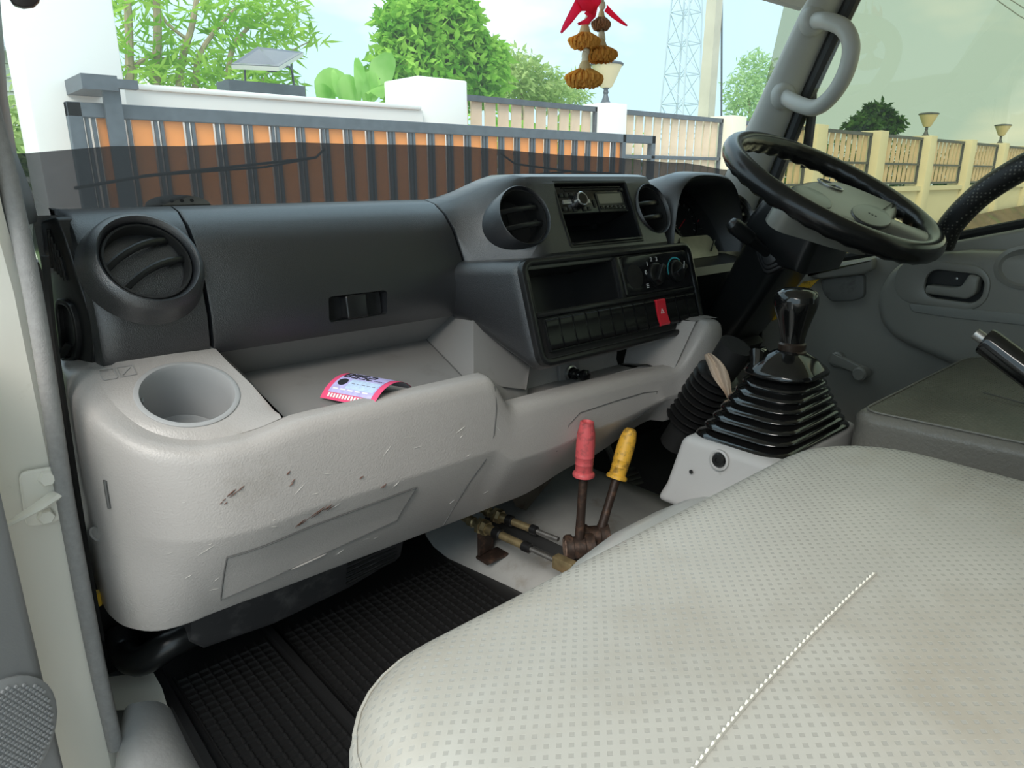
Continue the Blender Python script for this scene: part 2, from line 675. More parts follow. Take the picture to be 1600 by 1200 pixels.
# ---- left side: white hinge pillar, A pillar trim, weatherstrip
hp = MB()
plan = [(-0.03, 1.08), (-0.03, 0.862), (-0.018, 0.846), (0.06, 0.840), (0.088, 0.842), (0.098, 0.852), (0.102, 0.90), (0.100, 1.08)]
hp.rings([[(x, y, 0.60) for x, y in plan], [(x, y, 1.44) for x, y in plan],
          [(x - 0.008, y - 0.035, 1.52) for x, y in plan], [(x - 0.03, y - 0.22, 1.86) for x, y in plan], [(x - 0.02, y - 0.28, 1.98) for x, y in plan]])
wall_left = struct(hp.build('wall_left', WHITE))
strip_px = [((-80, -60), .66), ((-49, 60), .73), ((-20, 160), .79), ((8, 260), .815), ((26, 340), .825), ((48, 440), .83), ((64, 530), .83), ((78, 620), .83),
            ((99, 760), .83), ((121, 880), .83), ((150, 1030), .83), ((181, 1168), .83)]
strip = MB().tube(smooth_path([at(p[0], p[1], Y=y) for p, y in strip_px], 4), 0.0086, 12)
struct(strip.build('trim_2', STRIP))
# inner A pillar moulding between strip and windscreen
edge = [((58, 345), 1.0), ((47, 300), .985), ((24, 240), .955), ((9, 150), .91), ((3, 70), .88), ((-6, -40), .83)]
inn = [at(p[0], p[1], Y=y) for p, y in edge]
out_ = [at(p[0] - 46, p[1] + 10, Y=y - 0.10) for p, y in edge]
mid = [(a + b) / 2 + Vector((0.004, -0.012, 0)) for a, b in zip(inn, out_)]
struct(MB().rings([[a + Vector((-.006, .06, 0)) for a in inn], inn, mid, out_], None, closed=False).build('trim_3', mat('pillar_bluegrey', (0.24, 0.25, 0.26), 0.5), solid=0.003))
# dark sealing line between strip and dash end
struct(MB().tube([at(70, 400, Y=.86), at(82, 520, Y=.86), at(100, 640, Y=.86), at(118, 760, Y=.86), at(140, 900, Y=.86), at(158, 1000, Y=.86)], 0.004, 6).build('trim_4', BLACK_MATT))

# ---- right side: A pillar, door, window
secs = []
for yy, xl, xr, Xl, Xr in ((330, 1108, 1180, 1.575, 1.625), (250, 1144, 1212, 1.565, 1.615), (150, 1190, 1252, 1.545, 1.60), (60, 1232, 1290, 1.525, 1.582), (0, 1260, 1318, 1.51, 1.57), (-110, 1310, 1366, 1.49, 1.55)):
    a, b = at(xl, yy, X=Xl), at(xr, yy, X=Xr)
    n_ = Vector((-0.75, -0.6, 0.1)).normalized()
    ring = [a + Vector((0.03, 0.02, 0)), a, a + (b - a) * .08 + n_ * .012, a + (b - a) * .3 + n_ * .022, a + (b - a) * .6 + n_ * .022, a + (b - a) * .9 + n_ * .012, b, b + Vector((0.03, -0.01, 0))]
    secs.append(ring)
trim_5 = struct(MB().rings(secs).build('trim_5', PILLAR, sharp=50))
seal = []
for yy, xr, Xr in ((330, 1192, 1.63), (250, 1223, 1.62), (150, 1262, 1.605), (60, 1303, 1.588), (0, 1332, 1.575), (-110, 1380, 1.555)):
    seal.append(at(xr, yy, X=Xr))
struct(MB().tube(seal, 0.016, 10).build('trim_6', mat('dark_seal', (0.03, 0.03, 0.032), 0.5)))

window_2 = struct_empty('window_2', (1.64, 0.3, 1.35))
MB().add([(1.645, 1.02, 1.28), (1.645, -0.45, 1.28), (1.565, -0.45, 1.97), (1.565, 0.86, 1.97)], [(0, 1, 2, 3)]).build('side_glass', SIDE, window_2)

door_1 = struct_empty('door_1', (1.62, 0.2, 0.85))
def door_loop(X):
    return [(X, .90, .86), (X, .90, 1.315), (X, .80, 1.338), (X, .66, 1.373), (X, .50, 1.418), (X, .365, 1.456), (X, .20, 1.487), (X, -.10, 1.51), (X, -.45, 1.52), (X, -.45, .86)]
MB().rings([door_loop(1.60), door_loop(1.655)]).build('door_panel', DOORGREY, door_1, bevel=0.010, segs=3)
MB().tube([at(1269, 120, X=1.605), at(1268, 180, X=1.612), at(1258, 262, X=1.625)], 0.011, 8).build('window_channel', BLACK_MATT, door_1)
MB().tube([(1.628, .88, 1.326), (1.628, .80, 1.346), (1.628, .66, 1.381), (1.628, .50, 1.426), (1.628, .365, 1.464), (1.628, .2, 1.495), (1.628, -.45, 1.53)], 0.010, 8).build('window_seal', BLACK_MATT, door_1)
# raised armrest moulding
AX = 1.555
D = frame((AX, 0, 0), (0, -1, 0), (-1, 0, 0))      # local x = rearwards, y = up?, z = into the cab
def dpx(x, y, X=AX):
    p = at(x, y, X=X)
    q = D.inverted() @ p
    return (q.x, q.y)
arm_px = [(1508, 392), (1440, 400), (1400, 415), (1378, 440), (1368, 472), (1374, 505), (1396, 530), (1440, 552), (1500, 578)]
arm_out = smooth_path([Vector(dpx(*p)) for p in arm_px], 4)
sgn = 1 if D[2][1] > 0 else -1
arm_out = [tuple(p) for p in arm_out] + [(-0.12, sgn * 1.10), (0.40, sgn * 1.10), (0.40, sgn * 1.455), (-0.22, sgn * 1.425)]
armrest = MB()
armrest.plate(arm_out, -0.05, 0.0, 0.022, D, 5)
armrest_o = armrest.build('armrest', DOORGREY, door_1, sharp=60)
# recess and handle
hb = [dpx(1397, 445), dpx(1548, 448), dpx(1470, 408), dpx(1470, 480)]
hc = ((hb[0][0] + hb[1][0]) / 2, (hb[2][1] + hb[3][1]) / 2)
hw, hh = abs(hb[1][0] - hb[0][0]), abs(hb[3][1] - hb[2][1])
DH = D @ shift(hc[0], hc[1], 0) @ Matrix.Rotation(math.radians(-2) * sgn, 4, 'Z')
cut(armrest_o, MB().prism(rrect(hw * .96, hh * .92, hh * .4), -0.035, 0.02, DH))
bez = MB().hole(rrect(hw, hh, hh * .45, 8), rrect(hw * .60, hh * .62, hh * .25, 8, hw * .14, 0), -0.006, 0.004, DH, 0.003)
bezel_o = bez.build('handle_bezel', DOORGREY2, door_1)
MB().prism(rrect(hw * .94, hh * .9, hh * .35), -0.034, -0.031, DH).build('handle_recess', mat('recess_dark', (0.05, 0.05, 0.047), 0.5), door_1)
hl = MB()
s2 = sgn
hl.plate(round_poly([(-hw * .14, -s2 * hh * .24), (hw * .30, -s2 * hh * .24), (hw * .38, -s2 * hh * .10), (hw * .38, s2 * hh * .28), (hw * .27, s2 * hh * .30), (hw * .22, s2 * hh * .02), (hw * .15, -s2 * hh * .03), (-hw * .14, -s2 * hh * .05)], 0.006), -0.022, 0.006, 0.005, DH)
hl.build('door_handle', DOORGREY2, door_1)
MB().lathe([(0.003, -0.031), (0.003, -0.029), (0.0015, -0.0285)], 12, DH @ shift(hw * .1, s2 * hh * .12, 0)).build('screw', STEEL, door_1)
# pale insert strip on the armrest
st = [dpx(1420, 474), dpx(1500, 481), dpx(1600, 490), dpx(1720, 500), dpx(1720, 528), dpx(1600, 508), dpx(1500, 498), dpx(1425, 487)]
MB().plate(round_poly(st, 0.008), -0.002, 0.004, 0.002, D).build('armrest_insert', mat('door_insert', (0.30, 0.30, 0.275), 0.5, grain=('noise', 500), gstr=.3), door_1)
# round pull cup near the frame edge
pc = dpx(1603, 418)
MB().lathe([(0.050, -0.01), (0.050, 0.004), (0.042, 0.006), (0.036, -0.002), (0.030, -0.006)], 28, D @ shift(pc[0], pc[1], 0), sy=0.8).build('pull_cup', DOORGREY2, door_1)
# window crank
DC = frame(at(1311, 560, X=1.60), at(1356, 579, X=1.60) - at(1311, 560, X=1.60), (-1, 0, 0))
L = (at(1356, 579, X=1.60) - at(1311, 560, X=1.60)).length
ck = MB()
ck.lathe([(0.016, 0.0), (0.018, 0.004), (0.018, 0.016), (0.014, 0.020)], 20, DC)
ck.plate([(-.013, -.013), (L, -.010), (L, .010), (-.013, .013)], 0.010, 0.022, 0.004, DC)
crank = ck.build('window_crank', DOORGREY2, door_1)
MB().lathe([(0.011, 0.018), (0.015, 0.022), (0.0155, 0.046), (0.012, 0.050)], 20, DC @ shift(L, 0, 0)).build('crank_knob', DOORGREY2, crank)
# flap at the front of the door
fl = [dpx(1283, 436, 1.595), dpx(1352, 428, 1.595), dpx(1352, 464, 1.595), dpx(1335, 470, 1.595), dpx(1300, 471, 1.595), dpx(1288, 458, 1.595)]
D2 = frame((1.598, 0, 0), (0, -1, 0), (-1, 0, 0))
MB().plate(round_poly(fl, 0.010), -0.004, 0.010, 0.004, D2).build('side_flap', mat('scuffed_grey', (0.17, 0.17, 0.16), .45, dirt=((0.06, 0.055, 0.05), 28, .5, .75)), door_1)
ledge = [dpx(1262, 428, 1.595), dpx(1368, 402, 1.595), dpx(1368, 420, 1.595), dpx(1352, 428, 1.595), dpx(1283, 436, 1.595)]
MB().plate(round_poly(ledge, 0.006), -0.004, 0.016, 0.006, D2).build('front_ledge', DOORGREY2, door_1)

# ---- passenger door, swung open: a slab beside the camera
door_2 = struct_empty('door_2', (0.04, 0.74, 0.60))
A2, B2 = Vector((0.044, 0.735, 0)), Vector((-0.62, 0.30, 0))
DD = frame(A2, A2 - B2, Vector((0.55, -0.83, 0)))     # local x to the hinge edge, z toward the cab
yy_ = 1 if DD[2][1] > 0 else -1
loop = [(0.0, yy_ * 0.55), (0.0, yy_ * 1.30), (-0.01, yy_ * 1.42), (-0.75, yy_ * 1.50), (-0.75, yy_ * 0.55)]
MB().plate(loop, -0.07, 0.0, 0.018, DD, 4).build('door_panel', mat('passenger_door_grey', (0.30, 0.30, 0.305), 0.4, grain=('noise', 500), gstr=.15), door_2)
MB().plate([(0.03, yy_ * 0.55), (0.03, yy_ * 1.40), (-0.75, yy_ * 1.47), (-0.75, yy_ * 0.55)], -0.10, -0.072, 0.01, DD).build('door_skin', WHITE, door_2)
g = at_plane(-8, 1168, A2, Vector((0.55, -0.83, 0)).normalized())
gl = DD.inverted() @ g
grille = MB().lathe([(0.062, -0.002), (0.062, 0.003), (0.058, 0.005), (0.0, 0.005)], 32, DD @ shift(gl.x, gl.y, 0), cap1=False).build('speaker_grille', mat('grille_grey', (0.34, 0.34, 0.345), .4), door_2)
dots = MB()
for i in range(-12, 13):
    for j in range(-12, 13):
        x, y = (i + (j % 2) * .5) * 0.0048, j * 0.0042
        if x * x + y * y < 0.055 ** 2:
            dots.lathe([(0.0019, 0.004), (0.0015, 0.0068)], 6, DD @ shift(gl.x + x, gl.y + y, 0), cap0=False)
d_o = dots.build('grille_bumps', MATS['grille_grey'], grille)
d_o['kind'] = 'stuff'

# check strap bracket on the hinge pillar
cb = at(64, 775, Y=.838)
CB = frame(cb, (1, 0, -0.06), (0, -1, 0))
ck_ = thing('door_check', 'white painted door check bracket with two bolts on the hinge pillar', 'bracket', tuple(cb))
up = 1 if CB[2][1] > 0 else -1
MB().plate(rrect(0.034, 0.062, 0.008), 0.0, 0.005, 0.002, CB).build('plate', WHITE, ck_)
for q in (0.021, -0.021):
    MB().lathe([(0.0085, 0.004), (0.0085, 0.010), (0.007, 0.012)], 6, CB @ shift(0.004 + q * .12, q * up, 0)).build('bolt', WHITE, ck_)
MB().tube([CB @ Vector(p) for p in ((0.012, 0.001 * up, 0.008), (-0.006, -0.003 * up, 0.022), (-0.030, -0.010 * up, 0.030), (-0.05, -0.014 * up, 0.034))], [0.009, 0.008, 0.005, 0.005], 8, flat=0.5).build('strap', WHITE, ck_)

# sill and grey sill moulding at the passenger door
struct(MB().rings([[at(p[0], p[1], Z=z) for p in ((150, 1060), (245, 1048), (262, 1105), (178, 1110))] for z in (0.876, 0.80)]).build('trim_7', WHITE))
sm = MB()
a_, b_ = [], []
for px in ((186, 1100), (178, 1135), (172, 1180), (165, 1260)):
    a_.append(at(px[0], px[1], Z=0.90))
for px in ((215, 1098), (215, 1140), (222, 1185), (240, 1260)):
    b_.append(at(px[0], px[1], Z=0.905))
c_ = [at(p[0], p[1], Z=.89) for p in ((246, 1092), (262, 1140), (285, 1190), (330, 1260))]
d_ = [Vector((p.x - .01, p.y, 0.80)) for p in a_]
e_ = [Vector((p.x + .02, p.y, 0.86)) for p in c_]
sm.rings([d_, a_, b_, c_, e_], None, closed=False)
struct(sm.build('trim_8', mat('sill_grey', (0.48, 0.48, 0.48), .26, grain=('noise', 160), gstr=.5), sharp=80, subsurf=2))


# ================================================================== DASHBOARD
def text_mesh(body, size, M, name, material, parent, extrude=0.0002, align='CENTER', xs=1.0):
    cu = bpy.data.curves.new('lettering', 'FONT')
    cu.body = body
    cu.size = size
    cu.extrude = extrude
    cu.align_x = align
    cu.align_y = 'CENTER'
    cu.resolution_u = 3
    t = bpy.data.objects.new('lettering', cu)
    COL.objects.link(t)
    bpy.context.view_layer.update()
    dg = bpy.context.evaluated_depsgraph_get()
    me = bpy.data.meshes.new_from_object(t.evaluated_get(dg))
    bpy.data.objects.remove(t, do_unlink=True)
    me.transform(M @ Matrix.Diagonal((xs, 1, 1, 1)))
    me.name = name
    me.materials.clear()
    me.materials.append(material)
    o = bpy.data.objects.new(name, me)
    COL.objects.link(o)
    attach(o, parent)
    return o


dash = thing('dashboard', 'black and light grey truck dashboard with round air vents and open storage tray', 'dashboard', (0.86, 0.95, 1.05))

GLOVE = [(1.00, 1.511), (0.975, 1.513), (0.948, 1.507), (0.926, 1.492), (0.907, 1.467), (0.891, 1.425), (0.884, 1.385), (0.887, 1.350), (0.894, 1.334), (1.00, 1.334)]

# top deck running to the windscreen
tp = MB()
deck = []
for x in (0.135, 0.2, 0.35, 0.5, 0.7, 0.9, 1.1, 1.3, 1.5, 1.6):
    yb = screen_point((x - 0.085) / 1.54, 1.49).y - 0.008
    if x < .14: yb -= 0.02
    lift = lerp_table([(0.64, 0.0), (0.85, 0.022), (1.15, 0.022), (1.25, 0.012), (1.6, 0.0)], x)
    deck.append([(x, yb, 1.462), (x, yb, 1.478), (x, (yb + .97) / 2, 1.498 + lift * .6), (x, 0.985, 1.506 + lift), (x, 0.985, 1.44)])
tp.rings(deck).build('top_deck', BLACK, dash)

# left corner panel carrying the first vent
lp = []
for x, dy in ((0.1595, 0.055), (0.161, 0.012), (0.164, 0.004), (0.170, 0.0), (0.19, 0), (0.22, 0), (0.26, 0), (0.2825, 0), (0.2840, 0.003)):
    lp.append([(x, y + (dy if y < .99 else 0), z) for y, z in GLOVE])
left_panel = MB().rings(lp).build('left_panel', BLACK, dash)

# glovebox lid with latch recess
gb = []
for x, d in ((0.2865, .004), (0.288, .0008), (0.291, 0.0), (0.40, 0), (0.50, 0), (0.60, 0), (0.670, 0), (0.6745, .0008), (0.676, .004)):
    gb.append([(x + 0.022 * (1.51 - z) / .18 * (1 if x > .6 else 0), y + (d if y < .99 else 0), z) for y, z in GLOVE])
glove = MB().rings(gb).build('glovebox_door', BLACK, dash)
LT = frame(at(562, 478, Y=.883), (1, 0, 0), (0, -1, 0.12))
cut(glove, MB().prism(rrect(0.094, 0.036, 0.005, 4), -0.022, 0.02, LT))
latch = MB()
latch.prism(rrect(0.090, 0.032, 0.004), -0.021, -0.018, LT)
latch.plate(rrect(0.034, 0.034, 0.004), -0.02, 0.001, 0.003, LT @ shift(-0.004, 0.0, 0))
latch.build('latch', BLACK_SMOOTH, glove)

# black end panel facing the door, with side demister slots and a bottle hook
NE = Vector((-0.96, -0.28, 0)).normalized()
EO = Vector((0.1535, 0.93, 1.40))
EP = frame(EO, Vector((0.28, -0.96, 0)), NE)         # local x toward the camera, y up, z to the door
def epx(x, y):
    q = EP.inverted() @ at_plane(x, y, EO, NE)
    return (q.x, q.y)
ep_out = [epx(62, 345), epx(86, 338), epx(100, 372), epx(122, 440), epx(141, 500), epx(146, 560), epx(128, 610), epx(112, 655), epx(100, 600), epx(80, 470)]
end_o = MB().plate(round_poly(ep_out, 0.006, 3), -0.03, 0.0, 0.003, EP).build('end_panel', BLACK_SMOOTH, dash)
for k in range(5):
    a = Vector(epx(78 + k * 4.6, 358 + k * 11)); b = Vector(epx(84 + k * 5.2, 418 + k * 5))
    MB().tube([EP @ Vector((a.x, a.y, 0.001)), EP @ Vector((b.x, b.y, 0.001))], 0.0026, 8).build('demister_slot', BLACK_GLOSS, end_o)
hk = [epx(93, 470), epx(112, 472), epx(124, 500), epx(128, 545), epx(118, 566), epx(102, 560), epx(97, 520)]
MB().hole([tuple(p) for p in smooth_path([Vector(p) for p in hk], 4, True)], inset([tuple(p) for p in smooth_path([Vector(p) for p in hk], 4, True)], 0.007), -0.002, 0.006, EP, 0.002).build('holder_ring', BLACK_SMOOTH, end_o)
MB().tube([EP @ Vector(epx(100, 545) + (0.004,)), EP @ Vector(epx(108, 556) + (0.014,)), EP @ Vector(epx(117, 552) + (0.016,)), EP @ Vector(epx(120, 535) + (0.008,))], 0.005, 8, flat=.6).build('hook', BLACK_SMOOTH, end_o)


def vent(parent, c, n, R, ring_mat, base=0.040, flare=True, slat_tilt=0.0, roll=0.0, bow=0.0):
    """round swivelling air vent: ring, barrel, bars"""
    M = frame_z(c, (1, 0, 0), n) @ Matrix.Rotation(roll, 4, 'Z')
    if flare:
        prof = [(R * 1.45, -base), (R * 1.37, -base * .55), (R * 1.33, -base * .22), (R * 1.26, -0.001), (R * 1.15, 0.003), (R * 1.08, 0.0), (R * 1.05, -0.006), (R * 1.03, -0.008)]
    else:
        prof = [(R * 1.08, -0.075), (R * 1.08, 0.001), (R * 1.05, 0.003), (R * 1.02, 0.001), (R * 1.0, -0.006)]
    v_o = MB().lathe(prof, 40, M, cap0=False, cap1=False).build('air_vent', ring_mat, parent)
    MB().lathe([(R * 1.04, -0.009), (R * 1.0, -0.004), (R * .95, -0.004), (R * .92, -0.010), (R * .90, -0.045), (0.0, -0.045)], 40, M, cap0=False, cap1=False).build('vent_barrel', BLACK_MATT, v_o)
    for s in (-0.30, 0.30):
        w = math.sqrt(1 - s * s) * R * .92
        pts = []
        for i in range(9):
            t = i / 8 * 2 - 1
            pts.append(M @ Vector((t * w, s * R + slat_tilt * t * R + bow * R * (1 - t * t), -0.012 + 0.006 * (1 - t * t))))
        MB().tube(pts, [0.0022] * 9, 8, flat=2.0).build('vent_slat', BLACK_SMOOTH, v_o)
        MB().box(0.008, 0.006, 0.012, M @ shift(R * .55, s * R + slat_tilt * .55 * R + .004, -0.014)).build('slat_tab', BLACK_SMOOTH, v_o, bevel=.001)
    MB().box(R * 1.2, 0.003, 0.02, M @ shift(0, 0, -0.052) @ Matrix.Rotation(PI / 2, 4, 'Z')).build('vane', BLACK_MATT, v_o)
    return v_o

vent(dash, (0.225, 0.878, 1.459), (0.10, -0.83, 0.54), 0.0475, BLACK, base=0.030, roll=0.45, slat_tilt=0.0, bow=0.12)

# centre pod with two vents and the radio aperture
POD = [(1.00, 1.520), (0.93, 1.552), (0.875, 1.553), (0.857, 1.549), (0.848, 1.538), (0.8285, 1.49), (0.800, 1.432), (0.802, 1.420), (0.86, 1.405), (1.00, 1.40)]
pod = []
for x in (0.6785, 0.680, 0.70, 0.72, 0.74, 0.76, 0.78, 0.80, 0.90, 1.00, 1.06, 1.10, 1.125, 1.14, 1.148, 1.15):
    k = lerp_table([(0.68, 0.0), (0.79, 1.0)], x)
    e = lerp_table([(1.09, 0.0), (1.15, 1.0)], x)
    ring = []
    for (ya, za), (yb, zb) in zip(GLOVE, POD):
        y, z = ya + (yb - ya) * k, za + (zb - za) * k
        if e and y < .95:
            y += 0.055 * e * e
            z += (1.488 - z) * 0.16 * e
        ring.append((x + (0.022 * (1.51 - z) / .18 if x < .70 else 0), y + (.004 if x < .679 and y < .99 else 0), z))
    pod.append(ring)
pod_o = MB().rings(pod).build('centre_pod', BLACK, dash)
NP = Vector((0, -0.905, 0.425))
VL, VR = Vector((0.764, 0.832, 1.489)), Vector((1.091, 0.832, 1.490))
NL, NR = Vector((-0.10, -0.90, 0.40)), Vector((0.06, -0.90, 0.40))
RC = Vector((0.938, 0.8285, 1.489))
RF = frame(RC, (1, 0, 0), NP)
for c, n in ((VL, NL), (VR, NR)):
    cut(pod_o, MB().lathe([(0.0475, -0.06), (0.0475, 0.05)], 40, frame_z(c, (1, 0, 0), n)))
cut(pod_o, MB().prism(rrect(0.186, 0.110, 0.004, 3), -0.10, 0.05, RF))
vent(dash, VL + NL.normalized() * 0.003, NL, 0.0455, BLACK, flare=False, slat_tilt=0.05)
vent(dash, VR + NR.normalized() * 0.003, NR, 0.0455, BLACK, flare=False, slat_tilt=0.05)
MB().hole(rrect(0.194, 0.118, 0.006, 4), rrect(0.182, 0.106, 0.004, 4), -0.012, 0.0025, RF, 0.002).build('radio_surround', BLACK_SMOOTH, dash)
pk = MB()
for (cx, cy, sx, sy, z) in ((0, -0.0275, 0.180, 0.002, -0.045), (0, -0.0525, 0.180, 0.002, -0.045), (-0.0905, -0.02, 0.002, 0.106, -0.045), (0.0905, -0.02, 0.002, 0.106, -0.045)):
    pass
pk.box(0.180, 0.0545, 0.002, RF @ shift(0, -0.0255, -0.088))
pk.box(0.180, 0.002, 0.088, RF @ shift(0, -0.0525, -0.045))
pk.box(0.002, 0.106, 0.088, RF @ shift(-0.0908, 0, -0.045))
pk.box(0.002, 0.106, 0.088, RF @ shift(0.0908, 0, -0.045))
pk.build('lower_pocket', BLACK_SMOOTH, dash)
MB().box(0.182, 0.004, 0.008, RF @ shift(0, -0.0515, 0.0)).build('pocket_lip', BLACK_GLOSS, dash, bevel=.001)

# ---- projecting switch console
BN = Vector((0, -0.952, 0.307))
BC = Vector((0.914, 0.750, 1.352))
BF = frame(BC, (1, 0, 0), BN)
bo = []
back = rrect(0.478, 0.095, 0.02, 5)
front = rrect(0.432, 0.166, 0.022, 5)
bo.append([Vector((0.905 + x, 0.90, 1.372 + y)) for x, y in back])
bo.append([Vector((0.905 + x * .995, 0.86, 1.372 + y * 1.05)) for x, y in back])
bo.append([BF @ Vector((x * 1.012, y * 1.03, -0.018)) for x, y in front])
bo.append([BF @ Vector((x, y, -0.004)) for x, y in front])
bo.append([BF @ Vector((x * .985, y * .97, 0.0)) for x, y in front])
con_o = MB().rings(bo).build('switch_console', BLACK, dash, sharp=40)
cut(con_o, MB().prism(rrect(0.190, 0.066, 0.004, 3, -0.1035, 0.0335), -0.105, 0.03, BF))
MB().hole(rrect(0.432, 0.166, 0.022, 6), rrect(0.404, 0.142, 0.012, 6), -0.006, 0.007, BF, 0.005).build('console_bezel', BLACK_SMOOTH, dash)
pw = MB()
pw.box(0.196, 0.0015, 0.10, BF @ shift(-0.1035, 0.0, -0.05))
pw.box(0.196, 0.0015, 0.10, BF @ shift(-0.1035, 0.0665, -0.05))
pw.box(0.0015, 0.068, 0.10, BF @ shift(-0.1985, 0.0335, -0.05))
pw.box(0.0015, 0.068, 0.10, BF @ shift(-0.0085, 0.0335, -0.05))
pw.box(0.196, 0.068, 0.002, BF @ shift(-0.1035, 0.0335, -0.10))
pw.build('card_pocket', BLACK_SMOOTH, dash)
MB().box(0.012, 0.072, 0.008, BF @ shift(0.001, 0.034, 0.002)).build('console_divider', BLACK_SMOOTH, dash, bevel=.002)
MB().box(0.404, 0.008, 0.008, BF @ shift(0, -0.004, 0.002)).build('console_divider', BLACK_SMOOTH, dash, bevel=.002)
# heater panel
hv = MB().plate(rrect(0.190, 0.068, 0.006), -0.002, 0.004, 0.002, BF @ shift(0.104, 0.035, 0)).build('heater_panel', BLACK_GLOSS, dash)
MB().lathe([(0.021, 0.003), (0.021, 0.0048), (0.019, 0.005)], 28, BF @ shift(0.040, 0.033, 0)).build('blank_disc', BLACK_MATT, hv)
for kx, pr in ((0.098, None), (0.158, PRINT_T)):
    kn = MB()
    K = BF @ shift(kx, 0.032, 0)
    kn.lathe([(0.0205, 0.003), (0.020, 0.008), (0.018, 0.010)], 28, K)
    kn.box(0.034, 0.009, 0.012, K @ shift(0, 0, 0.013) @ Matrix.Rotation(0.9 if pr is None else 0.4, 4, 'Z'))
    ko = kn.build('knob', BLACK_SMOOTH, hv, bevel=.001)
    arc = MB()
    r0, r1 = 0.0235, 0.0262
    a0, a1 = (0.6, 2.6) if pr is None else (0.9, 3.3)
    if pr:
        arc.rings([[(r * math.cos(a0 + (a1 - a0) * i / 20), r * math.sin(a0 + (a1 - a0) * i / 20), 0.0045) for i in range(21)] for r in (r0, r1)], K, closed=False).build('temperature_scale', PRINT_T, hv)
        MB().box(0.0015, 0.014, 0.0006, K @ shift(0.004, 0.008, 0.0205) @ Matrix.Rotation(-.4, 4, 'Z')).build('pointer', PRINT_W, ko)
for ch, an in (('0', 2.95), ('1', 2.35), ('2', 1.8), ('3', 1.25)):
    text_mesh(ch, 0.011, BF @ shift(0.098 + 0.0275 * math.cos(an), 0.032 + 0.0275 * math.sin(an), 0.0046), 'fan_digit', PRINT_W, hv)
for i in range(3):
    MB().box(0.006, 0.0011, 0.0004, BF @ shift(0.069, 0.011 + .003 * i, 0.0046)).build('demist_mark', PRINT_W, hv)
# switches
NSW = 13
SWITCH = mat('black_switch_plastic', (0.007, 0.007, 0.0075), 0.22, spec=0.3)
MB().box(0.400, 0.062, 0.003, BF @ shift(0, -0.039, -0.001)).build('switch_tray', BLACK_MATT, dash)
sw_w = 0.386 / NSW
for k in range(NSW):
    sx = -0.193 + sw_w * (k + .5)
    S = BF @ shift(sx, -0.036, 0.0)
    red = (k == 9)
    sw = MB()
    w_, h_ = sw_w * .86, 0.047
    prof = [(-h_ / 2, 0.003), (-h_ / 2, 0.0085), (-h_ / 2 + .003, 0.0108), (-h_ / 4, 0.0090), (-.004, 0.0082), (.006, 0.0082), (h_ / 4, 0.0088), (h_ / 2 - .003, 0.0098), (h_ / 2, 0.0080), (h_ / 2, 0.003)]
    if red:
        prof = [(y, z + (.001 if z > .004 else 0)) for y, z in prof]
    sw.rings([[(x, y, z) for y, z in prof] for x in (-w_ / 2, -w_ / 2 + .0015, w_ / 2 - .0015, w_ / 2)], S)
    so = sw.build('hazard_switch' if red else 'switch', RED if red else SWITCH, dash, sharp=60)
    if red:
        T = S @ shift(0, 0.002, 0.0092)
        tri = [(0, .005), (-.005, -.004), (.005, -.004)]
        MB().hole(tri, inset(tri, .0012), 0, 0.0003, T).build('hazard_triangle', PRINT_W, so)
    else:
        fr = rrect(sw_w * .97, 0.050, 0.003, 3)
        MB().hole(fr, inset(fr, 0.0012), 0.002, 0.0075, S).build('switch_frame', BLACK_SMOOTH, so)

# ---- instrument binnacle
hood = []
arch = [(1.150, 1.400), (1.152, 1.470), (1.162, 1.520), (1.185, 1.547), (1.225, 1.558), (1.300, 1.556), (1.355, 1.542), (1.392, 1.500), (1.415, 1.440), (1.418, 1.390)]
arch = [tuple(p) for p in smooth_path([Vector(p) for p in arch], 4)]
def arch_in(d, lowcut=0):
    cx, cz = 1.285, 1.40
    return [(cx + (x - cx) * (1 - d / .13), cz + (z - cz) * (1 - d / .16)) for x, z in arch]
MB().rings([[(x, 1.00, z - .03) for x, z in arch], [(x, 0.875, z) for x, z in arch], [(x, 0.832 - .0 * z, z) for x, z in arch_in(.002)], [(x, 0.826, z) for x, z in arch_in(.007)],
            [(x, 0.832, z) for x, z in arch_in(.013)], [(x, 0.96, z - .01) for x, z in arch_in(.022)]], None, closed=False).build('instrument_hood', BLACK, dash, sharp=60)
IF = frame((1.285, 0.925, 1.445), (1, 0, 0), (0, -0.92, 0.39))
clus = MB().prism(rrect(0.245, 0.18, 0.03), -0.01, 0.0, IF).build('instrument_face', mat('dial_black', (0.02, 0.021, 0.023), .4), dash)
for gx, gr in ((-0.062, 0.046), (0.048, 0.046), (0.105, 0.022)):
    G = IF @ shift(gx, 0.012, 0)
    MB().lathe([(gr, 0.0), (gr, 0.004), (gr * .93, 0.005), (gr * .91, 0.001)], 32, G, cap0=False, cap1=False).build('gauge_ring', BLACK_SMOOTH, clus)
    tk = MB()
    for i in range(11):
        a = 3.9 - i * .46
        tk.box(gr * .14, 0.0014, 0.0004, G @ Matrix.Rotation(a, 4, 'Z') @ shift(gr * .80, 0, 0.001))
    tk.build('gauge_ticks', PRINT_W, clus)
    MB().box(gr * .8, 0.002, 0.001, G @ Matrix.Rotation(3.7, 4, 'Z') @ shift(gr * .35, 0, 0.003)).build('gauge_needle', RED, clus)
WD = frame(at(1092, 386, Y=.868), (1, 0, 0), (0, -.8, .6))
MB().prism(rrect(0.115, 0.052, 0.012), 0.0, 0.002, WD).build('lens_reflection', mat('reflection_cream', (0.42, 0.40, 0.28), .3, var=.2, vscale=25), clus)  # cream plate stands in for the reflection in the instrument lens
MB().tube([WD @ Vector((0.030, -0.014, 0.004)), WD @ Vector((0.048, 0.006, 0.012))], 0.0022, 6).build('reset_stalk', BLACK_SMOOTH, clus)
